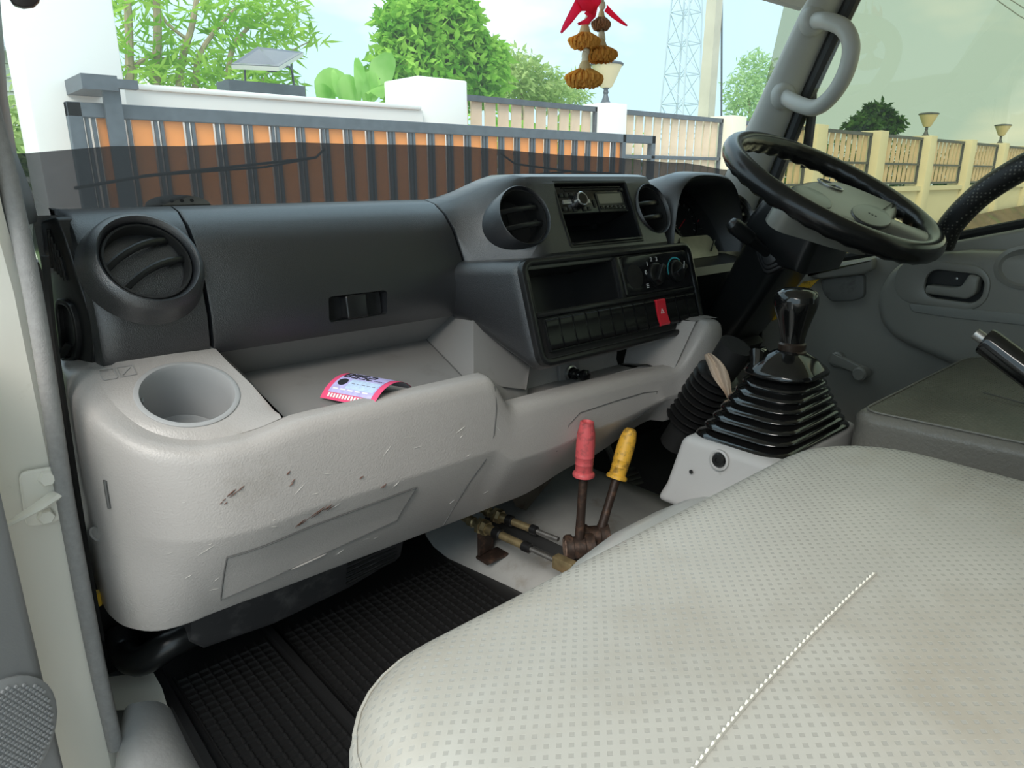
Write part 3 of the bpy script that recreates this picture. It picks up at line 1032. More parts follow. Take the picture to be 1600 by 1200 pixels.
LENS = glass('instrument_lens', (0.75, 0.75, 0.75), 0.10)
MB().add([IF @ Vector(p) for p in ((-.125, -.09, .035), (.125, -.09, .035), (.125, .09, .02), (-.125, .09, .02))], [(0, 1, 2, 3)]).build('instrument_lens', LENS, dash)
MB().rings([[(x, 0.86, 1.385), (x, 0.80, 1.375), (x, 0.79, 1.36), (x, 0.82, 1.25), (x, .95, 1.25), (x, .95, 1.385)] for x in (1.135, 1.40)]).build('instrument_sill', BLACK_SMOOTH, dash)

# right end of the dash with the last vent
re_ = []
for x, d in ((1.405, .03), (1.42, .0), (1.50, 0), (1.58, 0.01), (1.598, .03)):
    re_.append([(x, y + .02 + d, z - .006) for y, z in GLOVE])
MB().rings(re_).build('right_panel', BLACK, dash)
vent(dash, (1.50, 0.89, 1.475), (-0.05, -0.85, 0.5), 0.033, BLACK, base=.03)

# ---- light grey lower dash
PATH = [(0.126, 0.99), (0.121, 0.93), (0.118, 0.885), (0.119, 0.852), (0.127, 0.812), (0.146, 0.775), (0.176, 0.748), (0.215, 0.731), (0.26, 0.723), (0.32, 0.720), (0.45, 0.718), (0.58, 0.716),
        (0.62, 0.716), (0.68, 0.715), (0.78, 0.713), (0.90, 0.706), (0.98, 0.694), (1.03, 0.680), (1.075, 0.668), (1.11, 0.672), (1.135, 0.695), (1.147, 0.74), (1.150, 0.82)]
PTS = smooth_path([Vector(p) for p in PATH], 5)
ZT = [(0.60, 1.281), (0.645, 1.228), (1.0, 1.226), (1.07, 1.302), (1.15, 1.298)]
ZB = [(0.70, 1.048), (0.85, 1.073), (1.02, 1.122), (1.10, 1.155), (1.15, 1.185)]
def pad_z(y):
    return 1.270 + (y - 0.750) * 0.52
def station(i):
    p = PTS[i]
    t = (PTS[min(i + 1, len(PTS) - 1)] - PTS[max(i - 1, 0)]).normalized()
    n = Vector((-t.y, t.x))                      # inward (into the dash)
    if p.x < 0.33 and i < len(PTS) // 2:
        zt = min(pad_z(max(p.y + n.y * .02, 0.752)), 1.34)
        k = lerp_table([(0.255, 0.0), (0.33, 1.0)], p.x)
        zt = zt * (1 - k) + 1.281 * k
    else:
        zt = lerp_table(ZT, p.x)
    zb = lerp_table(ZB, p.x)
    w = max(0.0, min(1.0, n.y)) if i < len(PTS) // 2 else max(0.0, n.y)
    bi = 0.056 * w ** 2.5
    if p.x > 1.0:
        bi *= .6
    return p, n, zt, zb, bi
def skin(i, t, lift=0.0):
    """point on the grey skin: t 0 at the top edge, 1 at the bottom"""
    p, n, zt, zb, bi = station(i)
    prof = profile(zt, zb, bi)
    L_ = [0]
    for a, b in zip(prof, prof[1:]):
        L_.append(L_[-1] + math.hypot(b[0] - a[0], b[1] - a[1]))
    s = t * L_[-1]
    for k in range(len(prof) - 1):
        if s <= L_[k + 1] + 1e-9:
            f = (s - L_[k]) / max(1e-9, L_[k + 1] - L_[k])
            o_ = prof[k][0] + (prof[k + 1][0] - prof[k][0]) * f - lift
            z = prof[k][1] + (prof[k + 1][1] - prof[k][1]) * f
            return Vector((p.x + n.x * o_, p.y + n.y * o_, z))
def profile(zt, zb, bi):
    zc = zt + (zb - zt) * 0.47
    return [(0.034, zt), (0.020, zt - .0005), (0.012, zt - .003), (0.006, zt - .009), (0.003, zt - .02), (0.0012, zt - .05), (0.0, zc + .003), (0.0006, zc - .003), (bi * .55, zc + (zb - zc) * .5), (bi, zb)]
sk = []
for i in range(len(PTS)):
    p, n, zt, zb, bi = station(i)
    pr = profile(zt, zb, bi) + [(bi + .003, zb - .003), (bi + .02, zb + .002)]
    sk.append([(p.x + n.x * o_, p.y + n.y * o_, z) for o_, z in pr])
lower = MB().rings(sk, None, closed=False).build('lower_panel', GREY, dash, sharp=60)

def near_station(x, front=True):
    return min(range(len(PTS)), key=lambda i: abs(PTS[i].x - x) + (10 if front and PTS[i].y > .76 else 0))
def skin_x(x, t, lift=0.0):
    idx = [i for i in range(12, len(PTS) - 8)]
    for a, b in zip(idx, idx[1:]):
        if PTS[a].x <= x <= PTS[b].x:
            f = (x - PTS[a].x) / (PTS[b].x - PTS[a].x)
            return skin(a, t, lift) * (1 - f) + skin(b, t, lift) * f
    return skin(near_station(x), t, lift)

GROOVE = mat('panel_gap', (0.10, 0.10, 0.098), .7)
def groove(pts, name='seam', r=0.0011, parent=lower):
    return MB().tube(pts, r, 6).build(name, GROOVE, parent)
# split line between the two grey mouldings
groove([skin_x(x, t, 0.0) for x, t in ((0.604, 0.06), (0.608, 0.13), (0.608, 0.25), (0.602, 0.40), (0.590, 0.55), (0.575, 0.70), (0.56, 0.86), (0.548, 1.0))])
# access flap with its outline and finger lip
fo = [(0.208, .915), (0.212, .76), (0.224, .64), (0.245, .615), (0.35, .60), (0.46, .585), (0.476, .595), (0.470, .68), (0.458, .80), (0.40, .84), (0.30, .875)]
nx = 24
top_e = [(0.222, .66), (0.245, .625), (0.35, .605), (0.462, .585), (0.474, .60)]
bot_e = [(0.208, .93), (0.25, .905), (0.33, .87), (0.42, .83), (0.456, .805)]
flap = MB()
rows = []
for j in range(9):
    row = []
    for k in range(13):
        u = k / 12
        a = (0.222 + u * 0.252, 0.64 - .055 * u)
        b = (0.208 + u * 0.248, 0.93 - .125 * u)
        v = j / 8
        row.append(skin_x(a[0] + (b[0] - a[0]) * v, a[1] + (b[1] - a[1]) * v, 0.0016))
    rows.append(row)
flap.rings(rows, None, closed=False)
flap_o = flap.build('access_flap', GREY, lower, sharp=60)
outl = [rows[0][k] for k in range(13)] + [rows[j][12] for j in range(1, 9)] + [rows[8][k] for k in range(11, -1, -1)] + [rows[j][0] for j in range(7, 0, -1)]
groove([p + Vector((0, -.0002, 0)) for p in outl] + [outl[0]], 'flap_gap', 0.0009, flap_o)
MB().tube([skin_x(x, 0.885 - .45 * (x - .30), 0.003) for x in (0.305, .315, .33, .345, .352)], [.0008, .0018, .002, .0018, .0008], 8, flat=.5).build('finger_lip', GREY, flap_o)
# trim outline on the right moulding
groove([skin_x(x, t, .0003) for x, t in ((0.735, .56), (0.755, .36), (0.78, .30), (0.86, .30), (0.93, .32), (0.96, .36), (0.95, .55), (0.93, .72))], 'seam', 0.0008)
# slot and screw cap on the left cheek
def skin_px(px, py, lift=0.0):
    best = min(((i, t / 60) for i in range(2, 60) for t in range(8, 60)), key=lambda k: (proj(skin(*k))[0] - px) ** 2 + (proj(skin(*k))[1] - py) ** 2)
    return skin(best[0], best[1], lift)
MB().tube([skin_px(163, 748, .0006), skin_px(166, 770, .0008), skin_px(170, 794, .0006)], 0.0032, 8, flat=.6).build('slot', GROOVE, lower)
MB().lathe([(0.009, 0.0), (0.009, 0.0012), (0.007, 0.0), (0.0, 0.0006)], 20, frame(skin_px(152, 831, .0008), (0, 0, 1), (-.8, -.6, 0)), cap0=False, cap1=False).build('screw_cap', GREY_IN, lower)
# scuff marks and stains lying on the skin
sc = MB()
for _ in range(46):
    x = rng.uniform(0.16, 0.62); t = rng.uniform(.28, .95)
    l = rng.uniform(.004, .020) * rng.choice((1, 1, .5)); a = rng.uniform(-.6, .9)
    p = [skin_x(x + l * k * .5, min(.98, max(.2, t - l * k * a * 2)), 0.0003) for k in (-1, 0, 1)]
    sc.tube(p, [.0001, rng.uniform(.0003, .0007), .0001], 5, flat=.5)
so = sc.build('scratches', mat('pale_scratch', (0.62, 0.61, 0.58), .6), lower); so['kind'] = 'stuff'
sb = MB()
for x, t, l in ((0.236, .30, .010), (0.243, .285, .006), (0.298, .285, .004), (0.300, .335, .005), (0.330, .53, .018), (0.345, .52, .010), (0.225, .33, .004), (.31, .56, .012), (.39, .42, .004), (.42, .50, .004)):
    for _ in range(3):
        xx, tt = x + rng.uniform(-.003, .003), t + rng.uniform(-.01, .01)
        sb.tube([skin_x(xx - l * .5, tt + .012 * l / .01, .0002), skin_x(xx, tt, .0004), skin_x(xx + l * .5, tt - .012 * l / .01, .0002)], [.0002, .0013, .0002], 5, flat=.4)
so = sb.build('stains', mat('brown_stain', (0.10, 0.045, 0.03), .6), lower); so['kind'] = 'stuff'

# cup pad with the round holder
CN = Vector((0, -0.52, 1)).normalized()
CO = Vector((0.23, 0.82, pad_z(0.82)))
cc = at_plane(294, 615, CO, CN)
CF = frame(cc, (1, 0, 0), CN)
CR = 0.0545
edge_l = []
for i in range(4, 48):
    p, n, zt, zb, bi = station(i)
    if p.x > .262: break
    edge_l.append(Vector((p.x + n.x * .0335, p.y + n.y * .0335, zt)))
outer = edge_l + [Vector((0.285, 0.753, 1.2745)), Vector((0.312, 0.752, 1.2805)), Vector((0.311, 0.775, pad_z(.775) - .001)), Vector((0.304, 0.82, pad_z(.82))), Vector((0.294, 0.86, pad_z(.86))), Vector((0.289, 0.90, 1.344)), Vector((0.22, 0.915, 1.348)), Vector((0.16, 0.92, 1.348))]
ol = [CF.inverted() @ p for p in outer]
def ray_hit(a):
    d = Vector((math.cos(a), math.sin(a)))
    best = None
    for p, q in zip(ol, ol[1:] + ol[:1]):
        e = Vector((q.x - p.x, q.y - p.y))
        den = d.x * e.y - d.y * e.x
        if abs(den) < 1e-9: continue
        s = (p.x * e.y - p.y * e.x) / den
        u = (p.x * d.y - p.y * d.x) / den
        if s > 0 and -1e-6 <= u <= 1 + 1e-6 and (best is None or s > best[0]):
            best = (s, p.z + (q.z - p.z) * u)
    return (d.x * best[0], d.y * best[0], best[1])
NA = 72
angs = [2 * PI * j / NA for j in range(NA)]
o_ring = [ray_hit(a) for a in angs]
i_ring = [(CR * 1.02 * math.cos(a), CR * 1.02 * math.sin(a), 0.0) for a in angs]
m_ring = [tuple((Vector(a) + Vector(b)) / 2 - Vector((0, 0, (a[2]) * .5))) for a, b in zip(o_ring, i_ring)]
MB().rings([o_ring, m_ring, i_ring], CF, True, False, False).build('cup_pad', GREY, dash, sharp=50)
MB().lathe([(CR * 1.03, -0.002), (CR * 1.03, 0.0012), (CR * 1.0, 0.002), (CR * .93, 0.0018), (CR * .90, -0.002), (CR * .885, -0.02), (CR * .86, -0.078), (CR * .80, -0.082), (0, -0.082)], 48, CF, cap0=False, cap1=False).build('cup_holder', GREY_CUP, dash)
MB().box(0.008, 0.003, 0.020, CF @ Matrix.Rotation(1.25, 4, 'Z') @ shift(0, CR * .86, -0.02) @ Matrix.Identity(4)).build('holder_rib', GREY_CUP, dash, bevel=.001)
PICT = mat('embossed_grey', (0.31, 0.305, 0.30), .45)
pf = frame(CO + Vector((0, 0, 0)), (1, 0, 0), CN)
q = pf.inverted() @ at_plane(181, 583, CO, CN)
pm = MB()
mo = rrect(0.016, 0.020, 0.003)
pm.hole(mo, inset(mo, .0012), 0, .0006, pf @ shift(q.x - .008, q.y, .0004))
pm.hole(rrect(0.018, 0.018, 0.001), inset(rrect(0.018, 0.018, 0.001), .0012), 0, .0006, pf @ shift(q.x + .011, q.y, .0004))
pm.box(0.016, 0.0012, .0006, pf @ shift(q.x + .011, q.y, .0006) @ Matrix.Rotation(.8, 4, 'Z'))
pm.build('cup_pictogram', PICT, dash)

# open tray
FZ = 1.262
BZ, BY = 1.285, 0.955
fl_ = [(0.322, 0.748, FZ), (0.344, BY, BZ), (0.655, BY, BZ), (0.592, 0.748, FZ)]
tr = MB()
tr.add(fl_, [(0, 1, 2, 3)])
tr.add([(0.344, BY, BZ), (0.655, BY, BZ), (0.692, 0.90, 1.348), (0.288, 0.90, 1.346)], [(0, 1, 2, 3)])
tr.add([(0.322, 0.748, FZ), (0.344, BY, BZ), (0.288, .90, 1.346), (0.304, .82, pad_z(.82)), (0.312, .752, 1.2805)], [(0, 1, 2, 3, 4)])
tr.add([(0.592, 0.748, FZ), (0.655, BY, BZ), (0.692, .90, 1.348), (0.690, .87, 1.35), (0.742, .79, 1.262), (0.70, .755, 1.212), (0.640, .750, 1.215), (0.606, 0.748, 1.279)], [(0, 1, 2, 3), (0, 3, 4), (0, 4, 5, 6, 7)])
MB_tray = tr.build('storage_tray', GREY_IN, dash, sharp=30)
groove([(0.593, .76, FZ + .002), (0.654, BY - .002, BZ + .001)], 'tray_edge', .0009, MB_tray)
# shelf under the switch console, with lighter socket
sh = MB()
sh.rings([[(x, 0.742, 1.2265), (x, 0.735, 1.214), (x, 0.81, 1.212), (x, 0.815, 1.222), (x, 0.812, 1.285)] for x in (0.638, 0.70, 0.78, 0.90, 0.985)], None, closed=False)
sh.add([(0.60, 0.749, 1.265), (0.70, 0.756, 1.234), (0.745, 0.812, 1.212), (0.60, 0.812, 1.212)], [(0, 1, 2, 3)])
sh.add([(0.742, 0.79, 1.264), (0.70, 0.755, 1.234), (0.745, 0.812, 1.212), (0.76, 0.812, 1.285)], [(0, 1, 2, 3)])
sh.add([(1.0, 0.70, 1.215), (1.0, 0.81, 1.212), (1.03, 0.812, 1.30), (1.062, 0.70, 1.300)], [(0, 1, 2, 3)])
sh.add([(0.985, 0.742, 1.2265), (1.0, 0.70, 1.215), (1.0, .81, 1.212), (0.985, 0.81, 1.212)], [(0, 1, 2, 3)])
shelf = sh.build('shelf', GREY, dash)
cap_ring = []
MB().rings([[(x, 0.700, z), (x, 0.82, z + .004)] for x, z in ((1.062, 1.300), (1.08, 1.302), (1.11, 1.300), (1.132, 1.298))], None, closed=False).build('shelf_end', GREY, dash)
LP = at(889, 583, Y=.808)
LF = frame(LP, (1, 0, 0), (0, -1, 0.1))
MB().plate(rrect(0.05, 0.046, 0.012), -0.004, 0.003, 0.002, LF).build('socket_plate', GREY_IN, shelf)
MB().lathe([(0.0135, 0.002), (0.0150, 0.004), (0.0145, 0.008), (0.0115, 0.009), (0.0105, 0.004)], 24, LF, cap0=False, cap1=False).build('socket_ring', CHROME, shelf)
lt = MB().lathe([(0.0095, 0.002), (0.0095, 0.018), (0.007, 0.020), (0.0075, 0.030), (0.010, 0.034), (0.0095, 0.042), (0.006, 0.044)], 20, LF)
lt.build('lighter_plug', BLACK_GLOSS, shelf)


# shell pieces that close the footwell on the driver's side
struct(MB().bx(1.60, 1.66, 0.86, 1.20, 0.80, 1.47).build('wall_right', DOORGREY))
struct(MB().bx(1.58, 1.66, -0.55, 0.92, 0.80, 0.875).build('trim_9', DOORGREY))
struct(MB().bx(1.13, 1.60, 0.32, 1.12, 0.850, 0.862).build('trim_10', BLACK_MATT))

# ================================================================== CAR RADIO
radio = thing('car_radio', 'black car radio with round silver volume knob in the centre of the dashboard', 'car radio', tuple(RC))
R0 = RF @ shift(0, 0.0265, 0)
ro = MB().plate(rrect(0.178, 0.050, 0.003), -0.06, -0.004, 0.002, R0).build('radio_face', BLACK_GLOSS, radio)
MB().box(0.138, 0.0035, 0.002, R0 @ shift(0.004, 0.0175, -0.0040)).build('disc_slot', mat('slot_dark', (0.002, 0.002, 0.002), .6), radio)
MB().box(0.150, 0.0012, 0.003, R0 @ shift(0.004, 0.0215, -0.0035)).build('slot_lip', BLACK_SMOOTH, radio)
MB().box(0.010, 0.005, 0.003, R0 @ shift(0.080, 0.0165, -0.003)).build('eject_button', BLACK_SMOOTH, radio, bevel=.0006)
knob = MB().lathe([(0.0125, -0.005), (0.0125, 0.001), (0.0135, 0.002), (0.0130, 0.010), (0.0112, 0.0115), (0.0100, 0.0108)], 32, R0 @ shift(-0.042, -0.004, 0)).build('volume_knob', CHROME, radio)
MB().lathe([(0.0100, 0.0102), (0.0096, 0.0112), (0.0, 0.0112)], 28, R0 @ shift(-0.042, -0.004, 0), cap1=False).build('knob_face', BLACK_GLOSS, knob)
MB().box(0.020, 0.0075, 0.004, R0 @ shift(-0.068, -0.004, -0.003)).build('silver_key', mat('silver_plastic', (.5, .49, .46), .35, metal=.6), radio, bevel=.001)
MB().box(0.016, 0.0075, 0.004, R0 @ shift(-0.020, -0.004, -0.003)).build('silver_key', MATS['silver_plastic'], radio, bevel=.001)
for bx_, by_ in ((-.078, .008), (-.066, .008), (-.054, .009), (-.078, -.016), (-.066, -.017), (-.054, -.018), (-.03, .008), (-.03, -.018), (-.018, -.017)):
    MB().box(0.0095, 0.006, 0.003, R0 @ shift(bx_, by_, -0.0032)).build('radio_key', BLACK_SMOOTH, radio, bevel=.0006)
disp = MB().box(0.062, 0.018, 0.002, R0 @ shift(0.043, 0.0, -0.0036)).build('radio_display', LCD, radio)
fr = rrect(0.072, 0.036, 0.003, 3)
MB().hole(fr, rrect(0.062, 0.018, 0.001, 3, 0, 0.006), -0.005, -0.0026, R0 @ shift(0.043, -0.006, 0)).build('display_frame', BLACK_SMOOTH, radio)
for k in range(6):
    MB().box(0.0098, 0.0055, 0.003, R0 @ shift(0.043 - .0275 + .011 * k, -0.0165, -0.0022)).build('preset_key', BLACK_GLOSS, radio, bevel=.0005)
MB().box(0.006, 0.014, 0.002, R0 @ shift(-0.001, -0.008, -0.0035)).build('usb_port', mat('port_dark', (0.003, .003, .003), .5), radio)

# ================================================================== STEERING
WC = Vector((1.310, 0.598, 1.521)); WT = 0.50
WN = Vector((0, -math.sin(WT), math.cos(WT)))
WF = frame(WC, (1, 0, 0), WN)
wheel = thing('steering_wheel', 'black steering wheel with worn glossy rim and oval centre pad', 'steering wheel', tuple(WC))
rings_ = []
NR_, NS_ = 144, 16
for i in range(NR_):
    a = 2 * PI * i / NR_
    ring = []
    for j in range(NS_):
        b = 2 * PI * j / NS_
        rr = 0.0180
        under = max(0.0, -math.sin(b + 0.5))
        rr += 0.0016 * under * math.cos(36 * a)
        R_ = 0.1965 + rr * math.cos(b)
        ring.append((R_ * math.cos(a), R_ * math.sin(a), rr * 1.1 * math.sin(b)))
    rings_.append(ring)
rim = MB().rings(rings_, WF, True, loop=True).build('rim', mat('worn_wheel_rim', (0.013, 0.013, 0.013), .22, dirt=((0.06, .045, .035), 26, .66, .8)), wheel, sharp=0)
rim.data.polygons.foreach_set('use_smooth', [True] * len(rim.data.polygons))
def wpx(x, y, h=0.006):
    q = WF.inverted() @ at_plane(x, y, WC + WN * h, WN)
    return Vector((q.x, q.y))
pad_px = [(1222, 300), (1236, 288), (1262, 281), (1290, 280), (1320, 286), (1392, 316), (1406, 326), (1396, 346), (1378, 358), (1335, 348), (1285, 332), (1240, 317)]
pad_l = [tuple(p) for p in smooth_path([wpx(*p) for p in pad_px], 4, True)]
PADM = mat('wheel_pad_grey', (0.21, 0.205, 0.18), .28, grain=('noise', 500), gstr=.2)
pad = MB().plate(pad_l, -0.045, 0.008, 0.016, WF, 5).build('centre_pad', PADM, wheel, sharp=70)
for c_px, a_px, b_px, nm in (((1362, 337), (1330, 329), (1362, 322), 1), ((1268, 308), (1300, 322), (1272, 297), 0)):
    c_ = wpx(c_px[0], c_px[1], .009); a_ = wpx(a_px[0], a_px[1], .009); b_ = wpx(b_px[0], b_px[1], .009)
    u_, v_ = a_ - c_, b_ - c_
    ol_ = [tuple(c_ + u_ * math.cos(2 * PI * k / 28) + v_ * math.sin(2 * PI * k / 28)) for k in range(28)]
    ho = MB().plate(ol_, 0.004, 0.0112, 0.003, WF, 3).build('horn_button', mat('horn_pad_%d' % nm, (0.055, 0.055, 0.05), .28), pad)
    if nm:
        HM = WF @ shift(c_.x, c_.y, 0.0115) @ Matrix.Rotation(-1.1, 4, 'Z')
        hm = MB()
        for k in (-1, 0, 1):
            hm.box(0.003, 0.010 - abs(k) * .003, 0.0005, HM @ shift(k * .006, 0, 0))
        hm.build('horn_symbol', PRINT_K, ho)
ec = wpx(1298, 288, .010)
EM = WF @ shift(ec.x, ec.y, 0.0088) @ Matrix.Rotation(-0.9, 4, 'Z')
eo = [(0.026 * math.cos(2 * PI * k / 32), 0.017 * math.sin(2 * PI * k / 32)) for k in range(32)]
em = MB().hole(eo, inset(eo, .0035), -0.001, 0.0022, EM, .0008)
em.add([(-.012, -.010, 0), (-.006, -.010, 0), (.012, .010, 0), (.006, .010, 0), (-.012, -.010, .002), (-.006, -.010, .002), (.012, .010, .002), (.006, .010, .002)], [(0, 1, 2, 3), (4, 7, 6, 5), (0, 4, 5, 1), (1, 5, 6, 2), (2, 6, 7, 3), (3, 7, 4, 0)], EM)
em.build('emblem', mat('dull_chrome', (.35, .35, .34), .3, metal=.9), pad)
for da, w0 in ((math.radians(196), .036), (math.radians(-66), .040)):
    d_ = Vector((math.cos(da), math.sin(da)))
    n2 = Vector((-d_.y, d_.x))
    sp = []
    for r_, w_, z_ in ((0.03, .05, -0.012), (0.09, w0, -0.008), (0.14, w0 * .85, -0.004), (0.187, w0 * 1.25, -0.001)):
        c = d_ * r_
        sp.append([(c.x + n2.x * s * w_, c.y + n2.y * s * w_, z_ + h_) for s, h_ in ((-1, -.004), (-.85, .005), (-.4, .009), (.4, .009), (.85, .005), (1, -.004), (.5, -.012), (-.5, -.012))])
    MB().rings(sp, WF).build('spoke', PADM, wheel, sharp=70)

column = thing('steering_column', 'black steering column cover with a stalk below the steering wheel', 'steering column', (1.30, 0.72, 1.20))
sec = []
for h_, wx, wy, oy in ((-0.030, .045, .045, 0), (-0.048, .085, .066, .004), (-0.090, .086, .072, .004), (-0.120, .084, .074, 0), (-0.135, .074, .048, .016), (-0.30, .070, .040, .014), (-0.33, .062, .036, .014)):
    sec.append([(x - .012, y + oy, h_) for x, y in rrect(wx * 2, wy * 2, .020, 4)])
MB().rings([[(x - .012, y + .004, h_) for x, y in rrect(s_ * .166, s_ * .128, .018, 4)] for h_, s_ in ((-.052, 1.0), (-.044, 1.0), (-.038, .94), (-.030, .55))], WF).build('lit_column_top', GREY, column)  # pale plate paints the daylight lying on top of the dark shroud
shroud = MB().rings(sec, WF).build('column_shroud', BLACK_SMOOTH, column, sharp=40)
MB().rings([[(x - .012, y, h) for x, y in rrect(s * 2, s * 2, .015, 4)] for h, s in ((-.32, .045), (-.42, .042), (-.46, .030), (-.62, .026))], WF).build('lower_shaft', BLACK_MATT, column)
SX = 1.315 - .012 - .0725
b0 = at(1206, 402, X=SX)
tip = at(1143, 349, X=1.135)
dirv = (tip - b0).normalized()
SF = frame(b0, Vector((0, .5, .85)), (-1, -.12, 0.1))
sp_o = MB().plate(rrect(0.056, 0.050, 0.014), -0.012, 0.006, 0.004, SF)
sp_o.plate(rrect(0.042, 0.038, 0.012), 0.0, 0.011, 0.003, SF)
sp_o.plate(rrect(0.028, 0.026, 0.010), 0.0, 0.016, 0.003, SF)
sp_o.build('stalk_boot', RUBBER, column)
lenS = (tip - b0).length
stalk = MB().tube([b0, b0 + dirv * lenS * .3, b0 + dirv * lenS * .55, b0 + dirv * lenS * .57, b0 + dirv * lenS * .93, tip, tip + dirv * .004], [.008, .0085, .0115, .0135, .0145, .011, .003], 14).build('stalk', BLACK_SMOOTH, column)
MB().lathe([(0.006, -.003), (0.006, .001), (0.004, -.002)], 14, frame(at(1245, 383, X=SX + .002), (0, 1, 0), (-1, 0, 0))).build('screw_hole', BLACK_MATT, column)
lab = [at(x, y, X=1.36) for x, y in ((1280, 436), (1255, 440), (1184, 508), (1216, 498))]
MB().rings([lab, [p + Vector((.002, 0, 0)) for p in lab]]).build('warning_label', mat('yellow_warning_label', (.72, .42, .03), .5, dirt=((.30, .17, .02), 160, .52, .6)), column)

# ================================================================== GEAR LEVER
gear = thing('gear_lever', 'glossy black gear lever knob on a stepped rubber bellows', 'gear lever', (0.925, 0.455, 1.10))
pl = [[(0.782, .565, 1.09), (1.06, .565, 1.09), (1.06, .392, 1.09), (0.782, .392, 1.09)], [(0.788, .552, 1.12), (1.055, .552, 1.12), (1.055, .392, 1.12), (0.788, .392, 1.12)], [(0.797, .535, 1.197), (1.045, .535, 1.197), (1.045, .392, 1.197), (0.797, .392, 1.197)]]
MB().rings(pl).build('console_plate', mat('plate_grey', (0.42, 0.415, 0.41), .35, dirt=((.2, .18, .15), 20, .62, .8)), gear, bevel=.012, segs=4)
PB = frame(at(1124, 719, X=.793), (0, -1, .1), (-1, 0, 0.12))
MB().lathe([(0.0145, -.002), (0.0145, .002), (0.012, .003), (0.0105, .0015)], 24, PB, cap0=False, cap1=False).build('bolt_washer', MATS['plate_grey'], gear)
MB().lathe([(0.0095, -.002), (0.0095, .003), (0.008, .005), (0.004, .005), (0.003, .003), (0, .003)], 18, PB, cap1=False).build('bolt', BLACK_SMOOTH, gear)
MB().lathe([(0.003, 0), (0.003, .001)], 10, frame(at(1080, 737, X=.788), (0, -1, 0), (-1, 0, .12))).build('screw_hole', BLACK_MATT, gear)
boot = MB()
rg = []
NB = 7
z0, z1 = 1.192, 1.272
cx0, cy0, cx1, cy1 = 0.924, 0.464, 0.944, 0.464
def brect(k, grow):
    w = (0.232 + (0.104 - 0.232) * k ** .9) * grow
    h = (0.142 + (0.090 - 0.142) * k ** .9) * grow
    cx, cy = cx0 + (cx1 - cx0) * k, cy0 + (cy1 - cy0) * k
    return rrect(w, h, min(w, h) * (.24 + .16 * k), 6, cx, cy)
for i in range(NB):
    k0, k1 = i / NB, (i + 1) / NB
    za, zb_ = z0 + (z1 - z0) * k0, z0 + (z1 - z0) * k1
    dz = zb_ - za
    for f, gr in ((0.0, .90), (.18, .96), (.32, 1.035), (.48, 1.05), (.62, 1.03), (.80, .955), (.95, .90)):
        kk = k0 + (k1 - k0) * f
        rg.append([(x, y, za + dz * f) for x, y in brect(kk, gr)])
for f, gr, z in ((1.0, .86, 1.274), (1.0, 1.12, 1.278), (1.0, 1.14, 1.281), (1.0, 1.05, 1.287), (1.0, .74, 1.300), (1.0, .46, 1.308), (1.0, .34, 1.311)):
    rg.append([(x, y, z) for x, y in brect(1.0, gr)])
boot.rings(rg)
boot.build('boot', BOOT, gear, sharp=70)
KB = Vector((0.948, 0.462, 1.305))
KF = frame(KB, (1, 0, 0), (0.01, 0.02, 1))
MB().lathe([(0.0195, -.004), (0.0205, .004), (0.018, .006), (0.019, .009), (0.0195, .015), (0.016, .018)], 28, KF).build('collar', mat('brown_black_collar', (.03, .02, .015), .3), gear)
MB().lathe([(0.0165, .012), (0.0168, .022), (0.0190, .034), (0.0235, .050), (0.0280, .064), (0.0300, .074), (0.0296, .082), (0.0265, .089), (0.0180, .0935), (0.0, .095)], 36, KF, cap1=False).build('knob', BOOT, gear, sharp=80)
# ridge of folded rubber behind the collar
fold = MB().tube([(0.905, 0.490, 1.286), (0.915, 0.497, 1.304), (0.930, 0.497, 1.303), (0.94, 0.490, 1.292)], [.008, .011, .010, .006], 10).build('boot_fold', BOOT, gear)

# ================================================================== PTO LEVERS
def hand_lever(name, label, base, top, grip_len, mat_grip, rg_, style):
    base, top = Vector(base), Vector(top)
    t = thing(name, label, 'lever', tuple(base), 'floor control levers')
    d_ = (top - base).normalized()
    g0 = top - d_ * grip_len
    MB().tube([base, base + d_ * 0.05, g0, g0 + d_ * .03], [.0085, .0075, .0075, .0075], 14).build('rod', RUSTY, t)
    F_ = frame_z(g0, Vector((0, 1, 0)), d_)
    L_ = grip_len
    prof = [(0.0105, 0), (rg_ * 1.22, 0.000), (rg_ * 1.25, .003), (rg_ * 1.18, .006), (rg_ * .98, .008), (rg_ * .98, L_ * .22), (rg_ * 1.03, L_ * .23), (rg_ * 1.0, L_ * .25), (rg_ * 1.02, L_ * .36), (rg_ * 1.07, L_ * .37), (rg_ * 1.04, L_ * .39), (rg_ * 1.06, L_ * .6), (rg_ * .98, L_ * .8), (rg_ * .80, L_ * .93)]
    prof += [(rg_ * .76, L_), (rg_ * .6, L_ * 1.01), (rg_ * .45, L_ * .97), (0, L_ * .96)] if style == 'open' else [(rg_ * .74, L_ * .97), (rg_ * .5, L_ * 1.01), (0, L_ * 1.02)]
    MB().lathe(prof, 28, F_, cap1=False).build('grip', mat_grip, t, sharp=40)
    return t
l1 = hand_lever('hand_lever', 'floor lever with worn red rubber grip beside the yellow one', (0.771, 0.70, 0.962), (0.781, 0.70, 1.177), 0.092, RED_GRIP, 0.0145, 'open')
l2 = hand_lever('hand_lever', 'floor lever with dirty yellow rubber grip, tilted, beside the red one', (0.822, 0.70, 0.962), (0.893, 0.70, 1.137), 0.088, YEL_GRIP, 0.0145, 'dome')
